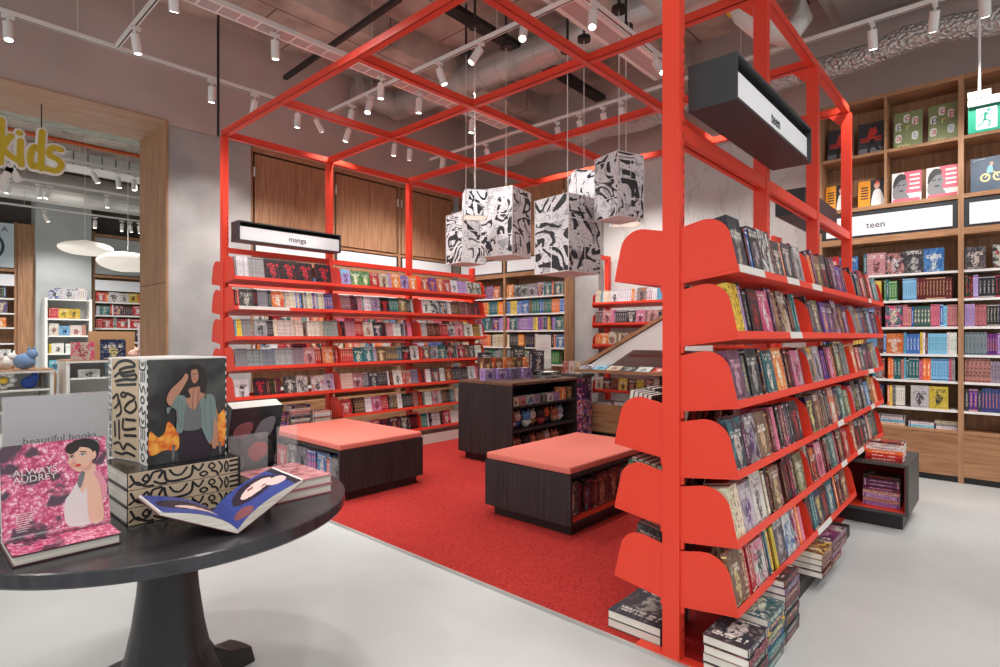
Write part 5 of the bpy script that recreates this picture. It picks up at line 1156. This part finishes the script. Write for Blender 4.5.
# open book
t = thing('open_book', (.75, 1.88, tz), 'open photo book with blue pages and a sleeping face, resting on the pink books', 'book')
S0, S1 = V((.734, 1.747, .744)), V((.752, 1.99, .744)); L0, L1 = V((.548, 1.835, .825)), V((.556, 2.07, .828)); R0, R1 = V((.972, 1.79, .85)), V((.985, 2.035, .85))
BLUEP = mat('blue_page', (56, 74, 150), .3); MAR = mat('maroon_board', (96, 40, 52), .4)
def leafgrid(A0, A1, B0, B1, bulge, lift=0, nu=10):
    out = []
    for k in range(nu + 1):
        u = k / nu; b = bulge * math.sin(math.pi * u ** .7) + lift
        out.append((A0.lerp(B0, u) + V((0, 0, b)), A1.lerp(B1, u) + V((0, 0, b))))
    return out
def leaf(side, bot, topg, mt): pass
for nm, B0, B1 in (('left_pages', L0, L1), ('right_pages', R0, R1)):
    tp = leafgrid(S0 + V((0, 0, .014)), S1 + V((0, 0, .014)), B0 + V((0, 0, .010)), B1 + V((0, 0, .010)), .022); bt = leafgrid(S0, S1, B0, B1, .0, .003)
    m = MB()
    m.loft([[a[0], a[1], b[1], b[0]] for a, b in zip(tp, bt)], PAGE); pg = m.build(nm, t)
    m = MB(); cvb = leafgrid(S0, S1, B0 + (B0 - S0) * .02, B1 + (B1 - S1) * .02, 0, .003); m.loft([[a[0], a[1], a[1] - V((0, 0, .003)), a[0] - V((0, 0, .003))] for a in cvb], MAR); m.build('cover_board', t)
    # printed spread: cells of the leaf coloured by shapes
    m = MB(); NU, NV = 60, 40
    def at_(u, v):
        k = min(int(u * 10), 9); f = u * 10 - k; a = tp[k][0].lerp(tp[k][1], v); b = tp[k + 1][0].lerp(tp[k + 1][1], v); return a.lerp(b, f) + V((0, 0, .0006))
    FACE = mat('pale_face', (240, 208, 204), .3); HAIR = mat('dark_page_hair', (44, 36, 56), .3); BROW = mat('warm_shadow_print', (140, 84, 88), .3)
    def inside(x, y, c, r, rot=0):
        dx, dy = x - c[0], y - c[1]; ca, sa = math.cos(rot), math.sin(rot); dx, dy = dx * ca + dy * sa, -dx * sa + dy * ca; return (dx / r[0]) ** 2 + (dy / r[1]) ** 2 < 1
    for a_ in range(NU):
        for b_ in range(NV):
            u, v = (a_ + .5) / NU, (b_ + .5) / NV; c = BLUEP
            if nm == 'right_pages':
                if inside(u, v, (.50, .62), (.36, .30), .5) or u > .86: c = HAIR
                if inside(u, v, (.52, .60), (.27, .16), .35): c = FACE
                if inside(u, v, (.78, .45), (.14, .16), 0): c = FACE
                if inside(u, v, (.45, .66), (.06, .035), .3) or inside(u, v, (.60, .52), (.05, .02), .2): c = BROW
                if inside(u, v, (.16, .18), (.10, .16), .3): c = BROW
                if u > .965: c = PW
            else:
                if inside(u, v, (.52, .52), (.40, .26), -.2): c = HAIR
                if inside(u, v, (.40, .42), (.30, .10), -.15): c = FACE
                if inside(u, v, (.3, .52), (.12, .05), 0): c = BROW
                if u > .97: c = PW
            m.face([at_(a_ / NU, b_ / NV), at_((a_ + 1) / NU, b_ / NV), at_((a_ + 1) / NU, (b_ + 1) / NV), at_(a_ / NU, (b_ + 1) / NV)], c)
    m.build('page_print', pg)
# leaning black book in acrylic stand behind
t = thing('leaning_book', (1.03, 2.36, tz), 'black hardback with red and grey cover art leaning back at the table\'s far side', 'book')
M = frame((.915, 2.41, tz + .012), (1, 0, 0), (.12, -.0, 1)); 
M = frame((.940, 2.40, tz + .012), (1, -.0, 0), (.10, -.36, 1)); hB = .325
m = MB(); m.prism([(0, 0), (.215, 0), (.215, hB), (0, hB)], M @ Matrix.Translation((0, 0, -.003)), .003, GLOSSK); m.prism([(0, 0), (.215, 0), (.215, hB), (0, hB)], M @ Matrix.Translation((0, 0, -.068)), .003, GLOSSK); m.prism([(0, 0), (.003, 0), (.003, hB), (0, hB)], M @ Matrix.Translation((0, 0, -.065)), .062, GLOSSK); m.build('cover', t)
m = MB(); m.prism([(.004, .005), (.21, .005), (.21, hB - .001), (.004, hB - .001)], M @ Matrix.Translation((0, 0, -.0648)), .0616, OFFW); m.build('pages', t)
ik = Ink(M @ Matrix.Translation((0, 0, .0002)), .215, hB)
ik.poly([(.1, .62), (.14, .76), (.4, .8), (.44, .68), (.3, .58)], BROW); ik.poly([(.5, .6), (.6, .8), (.86, .84), (.84, .62), (.66, .54)], GRY)
ik.poly([(.1, .3), (.2, .52), (.5, .5), (.8, .54), (.9, .34), (.7, .1), (.3, .08)], DGR); ik.poly([(.42, .36), (.55, .5), (.78, .46), (.8, .3), (.6, .22)], PR); ik.poly([(.16, .2), (.3, .34), (.4, .2), (.3, .1)], GRY)
ik.mb.build('cover_print', t)
t = thing('acrylic_holder', (.99, 2.30, tz), 'clear acrylic holder standing in front of the leaning black book', 'holder')
m = MB(); m.box((.93, 2.30, tz + .001), (1.09, 2.303, tz + .21), ACRY); m.box((.93, 2.303, tz + .001), (1.09, 2.36, tz + .004), ACRY); m.build('panel', t)
t = thing('acrylic_holder', (1.16, 2.36, tz), 'upright clear acrylic holder near the right end of the table', 'holder')
m = MB(); m.box((1.12, 2.28, tz + .001), (1.21, 2.283, tz + .23), ACRY); m.box((1.12, 2.283, tz + .001), (1.21, 2.33, tz + .004), ACRY); m.build('panel', t)
# ================================================================== KIDS ROOM
KY = 15.9
def kcase(x0, x1, label, hang=False, rows=WZ, nm='bookcase', body=OAKV, pal=None, row='', y=15.5, top=3.75, signz=2.36):
    t = thing(nm, ((x0 + x1) / 2, y, 0), label, 'bookcase')
    m = MB(); m.box((x0, y, 0), (x0 + .05, y + .35, top), body); m.box((x1 - .05, y, 0), (x1, y + .35, top), body); m.build('side_panel', t)
    m = MB(); m.box((x0 + .05, y + .33, 0), (x1 - .05, y + .35, 2.75 if body is OAKV else top), body); m.build('back_panel', t)
    if body is OAKV:
        m = MB(); m.box((x0 + .05, y + .02, 2.78), (x1 - .05, y + .06, 3.62), KWALL); m.build('upper_panel', t)
        m = MB(); m.box((x0 + .05, y, 3.63), (x1 - .05, y + .33, 3.7), OAKV); m.build('rail', t); m = MB(); m.box((x0 + .05, y, 2.7), (x1 - .05, y + .33, 2.76), OAKV); m.build('rail', t)
        m = MB(); m.box((x0 + .05, y, 2.4), (x1 - .05, y + .03, 2.64), SIGNW); m.build('sign_panel', t)
    for z in rows:
        m = MB(); m.box((x0 + .05, y, z - .03), (x1 - .05, y + .33, z), WHITE); m.build('shelf', t)
    for i, z in enumerate(rows):
        p_ = pal[i % len(pal)]
        fill_row((x0 + .07, y + .03, z + .002), (1, 0, 0), (0, -1, 0), x1 - x0 - .14, '%s shelf of %s' % (mo[i], row), p_, kind='kids', name='picture_book', noun='picture book', pface=.5, runs=(2, 4), copies=(1, 1), hr=(.2, .26), wr=(.16, .24), tr=(.02, .05), end='left', gap=.1)
KZ = (2.14, 1.83, 1.53, 1.2, .85, .5)
a = PY(92.5, 300, 15.5).x
kcase(a, a + 2.4, 'oak bookcase of colourful picture books on the kids room back wall, right side', rows=KZ, pal=[['white', 'red', 'yellow', 'orange'], ['white', 'teal', 'red', 'navy'], ['teal', 'white', 'red', 'navy'], ['yellow', 'azure', 'purple', 'navy']], row='right kids case')
b = PY(17.5, 300, 15.5).x
kcase(b - 1.6, b, 'oak bookcase in the kids room at the left edge, below a pale emblem panel', rows=KZ, pal=[['white', 'navy', 'teal'], ['white', 'olive', 'grey'], ['yellow', 'orange', 'cream'], ['azure', 'teal', 'green']], row='left kids case')
m = MB(); m.box((b, 15.45, 0), (b + .42, 15.85, 3.72), OAKV); tag(m.build('oak_pilaster'), 'tall oak pilaster panel in the kids room beside the grey column wall', 'panel')
t = thing('emblem_panel', (b - .5, 15.48, 2.8), 'pale blue wall panel with a dark round emblem at the far left', 'panel')
m = MB(); m.box((b - 1.5, 15.47, 2.78), (b - .06, 15.5, 3.7), mat('pale_blue_panel', (196, 208, 216), .5)); m.build('board', t)
ik = Ink(frame((b - 1.5, 15.469, 2.78), (1, 0, 0), (0, 0, 1)), 1.44, .92); PDK = mat('emblem_teal', (44, 70, 80), .5)
ik.line([(.62 + .26 * math.cos(k * math.pi / 8), .46 + .36 * math.sin(k * math.pi / 8)) for k in range(16)], .05, PDK, True)
for k in range(4): rect(ik, .5 + .08 * k, .28, .54 + .08 * k, .56, PDK)
rect(ik, .46, .6, .84, .66, PDK); rect(ik, .46, .2, .84, .26, PDK); ik.text('A', .86, .8, .16, PDK); ik.mb.build('emblem', t)
# white wall shelf on the grey column wall
x0, x1 = PY(42, 300, 15.28).x, PY(89, 300, 15.28).x
kcase(x0, x1, 'white shelf unit of red and yellow gift books on the grey column wall', rows=(2.14, 1.72, 1.36, .98, .6), nm='shelf_unit', body=WHITE, pal=[['white'], ['crimson', 'magenta', 'yellow', 'red'], ['rose', 'orange', 'cream', 'azure'], ['yellow', 'yellow', 'white', 'azure'], ['azure', 'white', 'rose']], row='white kids unit', y=15.0, top=2.16)
# cloud lamps
CLOUD = noisy('cloud_paper', (236, 230, 220), (248, 244, 236), ns=3, rough=.8); 
for nd in CLOUD.node_tree.nodes:
    if nd.type == 'BSDF_PRINCIPLED': nd.inputs['Emission Color'].default_value = rgb(255, 244, 230); nd.inputs['Emission Strength'].default_value = .35
def cloud(px, py, wpx, hpx, D, lab, sd_):
    c = V((0, 0, CH)) + ray(px, py) * D; rw = wpx / FOC * D / 2 * .86; rh = hpx / FOC * D / 2
    t = thing('cloud_lamp', c, lab, 'pendant lamp', 'cloud lamps in the kids room')
    m = MB(); m.ell(c, (rw, rw * .7, rh), CLOUD, 40, 20, lambda d: 1 + .06 * math.sin(3 * math.atan2(d.y, d.x) + sd_) + .012 * math.sin(26 * math.atan2(d.y, d.x)) + .05 * math.sin(2 * d.x + sd_)); m.build('shade', t, sm=True)
    m = MB(); m.cyl(c + V((0, 0, rh * .8)), V((c.x, c.y, CEIL - .001)), .006, WHITE, n=6); m.build('cord', t)
    return c
c1 = cloud(85, 248, 54, 14, 10.5, 'smaller white cloud-shaped paper lamp, left and higher', .3)
c2 = cloud(128, 262, 66, 18, 9.6, 'larger white cloud-shaped paper lamp, partly behind the oak portal', 1.7)
# low white units
def kunit(x0, x1, y0, y1, h, label, shelves):
    t = thing('low_display_unit', ((x0 + x1) / 2, (y0 + y1) / 2, 0), label, 'display unit')
    m = MB(); m.box((x0, y0, .0), (x0 + .04, y1, h - .04), WHITE); m.box((x1 - .04, y0, 0), (x1, y1, h - .04), WHITE); m.box((x0 + .04, y1 - .03, 0), (x1 - .04, y1, h - .04), WHITE); m.box((x0 + .04, y0 + .02, 0), (x1 - .04, y1 - .03, .08), WHITE); m.build('body', t)
    m = MB(); m.box((x0 - .01, y0 - .01, h - .04), (x1 + .01, y1 + .01, h - .01), OFFW); m.box((x0 - .01, y0 - .01, h - .01), (x1 + .01, y1 + .01, h), OAKX); m.build('top', t)
    for z in shelves:
        m = MB(); m.box((x0 + .04, y0 + .01, z), (x1 - .04, y1 - .03, z + .025), WHITE); m.build('shelf', t)
    return t
u1y = 9.6; u1x = PY(54, 400, u1y).x
kunit(u1x - 1.9, u1x, u1y, u1y + .6, .90, 'long white low unit at left with rainbow toys on its shelf', (.62, .34))
u2y = 9.9; u2a = PY(75, 400, u2y).x
kunit(u2a - .1, u2a + 1.3, u2y, u2y + .6, 1.0, 'white low unit in the middle of the opening topped with picture books', (.72, .4))
m = MB(); m.box((u2a - .36, u2y + .2, 0), (u2a - .18, u2y + .5, .86), mat('cardboard', (176, 134, 96), .7)); m.box((u2a - .35, u2y + .19, .3), (u2a - .22, u2y + .2, .8), OFFW); tag(m.build('cardboard_box'), 'narrow cardboard box between the two white low units', 'box')
RB = [(220, 80, 60), (240, 170, 60), (240, 220, 110), (90, 170, 200), (70, 90, 180)]
cx, cy, cz = u1x - .76, u1y + .1, .648
t = thing('rainbow_toy', (cx, cy, cz), 'rainbow arch toy on the shelf of the left white unit', 'toy')
for k, c in enumerate(RB):
    r_ = .125 - k * .02; m = MB(); m.tube([(cx + r_ * math.cos(a_), cy, cz + r_ * math.sin(a_)) for a_ in [math.pi * q / 12 for q in range(13)]], .0105, mat('rb%d' % k, c, .7), 8); m.build('band', t, sm=True)
fx, fy, fz = u1x - .50, u1y + .12, .648
t = thing('flower_toy', (fx, fy, fz), 'daisy-shaped white toy beside the rainbow toy', 'toy')
m = MB()
for k in range(8): m.ell((fx + .09 * math.cos(k * math.pi / 4), fy, fz + .12 + .09 * math.sin(k * math.pi / 4)), (.045, .02, .03), WHITE, 8, 6)
m.build('petals', t, sm=True); m = MB(); m.ell((fx, fy - .01, fz + .12), (.045, .03, .045), mat('daisy_yellow', (236, 196, 70), .7)); m.build('centre', t, sm=True)
def softtoy(x, y, z, s, c, lab, nm='soft_toy', grp='soft toys on the white units'):
    t = thing(nm, (x, y, z), lab, 'soft toy', grp); f = mat('soft_%d_%d_%d' % c, c, .9)
    m = MB(); m.ell((x, y, z + s * .45), (s * .5, s * .4, s * .45), f, 10, 8); m.build('body', t, sm=True)
    m = MB(); m.ell((x + s * .3, y - s * .1, z + s * .85), (s * .28, s * .26, s * .26), f, 10, 8); m.build('head', t, sm=True)
    m = MB(); m.ell((x + s * .18, y, z + s * 1.12), (s * .07, s * .05, s * .16), f, 8, 6); m.ell((x + s * .42, y, z + s * 1.12), (s * .07, s * .05, s * .16), f, 8, 6); m.build('ears', t, sm=True)
softtoy(u1x - .24, u1y + .14, .648, .18, (50, 80, 160), 'blue soft toy at the right end of the left unit shelf')
for k, c in enumerate(((180, 222, 210), (236, 232, 226), (240, 236, 232), (232, 226, 220))): softtoy(u1x - 1.5 + k * .3, u1y + .25, .902, .2, c, ('mint', 'white', 'cream', 'pale')[k] + ' soft toy on top of the left white unit, %s from left' % ordi(k + 1))
softtoy(u1x - .28, u1y + .2, .902, .24, (120, 150, 190), 'blue and pink soft toy standing highest on the left white unit')
for k, c in enumerate(((200, 60, 60), (80, 120, 180), (230, 180, 60), (60, 140, 120))): softtoy(u1x - 1.4 + k * .22, u1y + .15, .368, .14, c, ('red', 'blue', 'yellow', 'green')[k] + ' toy on the lower shelf of the left white unit')
m = MB(); m.box((u1x - .42, u1y + .05, .366), (u1x - .2, u1y + .2, .54), mat('yellow_box', (238, 200, 60), .6)); tag(m.build('yellow_box'), 'yellow box at the right end of the left unit lower shelf', 'box')
def kbook(x, y, z, w_, h_, cn, lab): addbook(Matrix.Translation((x, y, z)), w_, .03, h_, cols(cn), 'kids', 'picture_book', 'book', lab, 'picture books on the middle white unit', force=True)
for k in range(6): softtoy(u1x - 1.75 + k * .26, u1y + .40, .902, .2, [(240, 236, 230), (226, 230, 226), (240, 200, 190), (236, 236, 236), (200, 222, 230), (244, 240, 232)][k], ['white', 'grey', 'peach', 'ivory', 'pale blue', 'cream'][k] + ' fluffy toy in the back row on the left white unit')
for k in range(5): softtoy(u2a + .75 + k * .12, u2y + .12 + .1 * (k % 2), 1.002, .15, [(236, 196, 180), (240, 236, 230), (214, 150, 110), (236, 230, 226), (220, 170, 150)][k], ['pink', 'white', 'tan', 'ivory', 'peach'][k] + ' soft toy on top of the middle white unit')
kbook(u2a + .1, u2y + .06, 1.0, .28, .26, 'cream', 'cream picture book at the left on the middle white unit')
kbook(u2a + .47, u2y + .04, 1.0, .32, .30, 'navy', 'dark blue picture book with green and red disc on the middle unit')
m = MB(); m.box((u2a + .22, u2y + .3, 1.0), (u2a + .82, u2y + .33, 1.42), mat('cardboard', (176, 134, 96), .7)); tag(m.build('cardboard_sheet'), 'brown cardboard backing sheet behind the dark blue picture book', 'sheet')
kbook(u2a + .92, u2y + .1, 1.0, .22, .55, 'white', 'tall white illustrated card near the oak portal on the middle unit')
kbook(u2a + .18, u2y + .08, .745, .26, .12, 'white', 'white boxed game on the middle unit shelf, left'); kbook(u2a + .5, u2y + .1, .745, .24, .2, 'grey', 'grey illustrated book tilted on the middle unit shelf'); kbook(u2a + .78, u2y + .1, .745, .16, .1, 'crimson', 'small red box on the middle unit shelf, right')
kbook(u2a + .2, u2y + .08, .426, .3, .1, 'crimson', 'dark red box on the middle unit lower shelf')
# kids sign
KYS = 7.35
t = thing('kids_sign', PY(34, 172, KYS), 'yellow hanging kids sign with white outline in the opening', 'sign')
LT = [[(1, 120), (1, 142), (0, 163)], [(11, 136), (3, 147), (9, 155), (18, 161)], [(20.5, 141), (20, 154), (21, 165)], [(19, 133), (19.6, 133.3)], [(40, 151), (34, 147), (30, 157), (33, 167), (40, 164)], [(42, 132), (41, 150), (41, 169)], [(61, 150), (52, 148), (49, 155), (58, 160), (61, 166), (56, 171), (46, 169)]]
def kpt(p): q = PY(p[0], p[1], KYS); return (q.x, q.z)
for nm, wd, yo, th, mt in (('outline', .095, .0, .02, WHITE), ('letters', .054, -.012, .012, mat('mustard_yellow', (196, 172, 28), .45))):
    m = MB()
    for i_, L_ in enumerate(LT):
        for qi, q in enumerate(stroke([kpt(p) for p in L_], wd)):
            pts = [V((a_.x, KYS + yo - i_ * .0008 - qi * .00003, a_.y)) for a_ in q]; k_ = len(pts)
            m.mesh(pts + [p + V((0, th, 0)) for p in pts], [tuple(range(k_)), tuple(range(k_, 2 * k_))[::-1]] + [(j, j + k_, (j + 1) % k_ + k_, (j + 1) % k_) for j in range(k_)], mt)
    m.build(nm, t)
m = MB(); p = PY(41.5, 128, KYS); m.cyl(p, (p.x, p.y, 3.725), .006, BLACK, n=6); m.build('hanging_rod', t)
m = MB(); 
for a_, b_ in (((10, 168), (-2, 190)), ((11, 168), (19, 182)), ((8, 172), (10, 163))): m.bar(PY(a_[0], a_[1], KYS + .03), PY(b_[0], b_[1], KYS + .03), .03, .06, LAMPW)
m.build('letter_brace', t)
# kids ceiling services
m = MB(); m.box((-4, 9.2, 4.22), (7, 9.8, 4.6), noisy('insulated_duct', (150, 150, 140), (182, 184, 172), ns=6, rough=.7)); tag(m.build('square_duct'), 'pale square duct under the kids room ceiling near the portal', 'duct')
m = MB(); m.tube([(-4, 8.9, 3.83), (7, 8.9, 3.83)], .03, mat('orange_conduit', (206, 96, 50), .5), 8); tag(m.build('orange_pipe', sm=True), 'thin orange pipe running under the pale duct in the kids room', 'pipe')
m = MB(); m.box((-4, 10.4, 3.92), (7, 10.9, 4.12), LAMPW)
for k in range(60): m.box((-4 + k * .18, 10.39, 3.92), (-3.99 + k * .18, 10.4, 4.12), GREYM)
tag(m.build('cable_tray'), 'bright white slatted cable tray in the kids room ceiling', 'cable tray')
m = MB(); m.cyl((-4, 13.7, 4.2), (7, 13.7, 4.2), .3, STEEL, n=24); tag(m.build('round_duct', sm=False), 'long round silver duct farther back in the kids room', 'duct')
m = MB(); m.cyl((-4, 14.9, 4.6), (7, 14.9, 4.6), .2, CONC2, n=16); tag(m.build('grey_duct'), 'dark grey duct beyond the silver duct in the kids room', 'duct')
for nm, y, z in (('front', 9.0, 3.62), ('middle', 11.2, 3.75), ('rear', 13.2, 3.7)):
    track((-3, y, z), (6.5, y, z), 'white lighting track in the kids room, %s one' % nm)
def klamp(px, y, z, dx, where):
    p = PY(px, 200, y); p = V((p.x, y, z - .1)); tracklamp(p, p + V((dx, .2, -1.6)), where, power=60)
for px, dx in ((92, .9), (118, .2), (134, .1)): klamp(px, 9.0, 3.62, dx, 'on the front kids room track')
for px, dx in ((9, -.3), (39, .1), (50, -.6), (107, .1)): klamp(px, 11.2, 3.75, dx, 'on the middle kids room track')
for px, dx in ((44, .8), (95, .0), (122, .0), (130, .3), (139, .2)): klamp(px, 13.2, 3.7, dx, 'on the rear kids room track')
for x, y in ((.6, 9.0), (2.6, 9.0), (1.2, 12.0), (3.4, 12.5), (2.5, 14.0), (0, 14)): spot((x, y, 3.6), (x + .1, y + .9, 0), 130, 120)  # added spots with no lamp heads, brightening the kids room
# ================================================================== LINK BOOKS
random.seed(3)
BOOKS.sort(key=lambda b: -b['area'])
kinds = {}; rest = []; labels = set(); seen = {}
for b in BOOKS:
    k = b['kind']; kinds[k] = kinds.get(k, 0) + 1
    if kinds[k] > 300 and b['area'] < 1e8: rest.append(b); continue
    me = bookmesh(b['w'], b['t'], b['h'], b['at']).data(b['name'])
    o = bpy.data.objects.new(b['name'], me); C.objects.link(o); o.matrix_world = b['M']
    tag(o, b['label'], b['cat'], b['group'])
if rest:
    m = MB()
    for b in rest: m.add(bookmesh(b['w'], b['t'], b['h'], b['at']), b['M'])
    o = m.build('shelved_books'); tag(o, 'mass of smaller books and manga filling the distant shelves', 'books', kind='stuff')
import collections
dl = collections.Counter(o.get('label') for o in bpy.data.objects if o.parent is None and o.get('label'))
print('DUPES', [(k, v) for k, v in dl.items() if v > 1][:20], sum(v for v in dl.values() if v > 1), 'LONG', [k for k in dl if len(k.split()) > 16][:10])
print('BOOKS', kinds, 'rest', len(rest))
for o in bpy.data.objects:
    if '_w' in o: del o['_w']
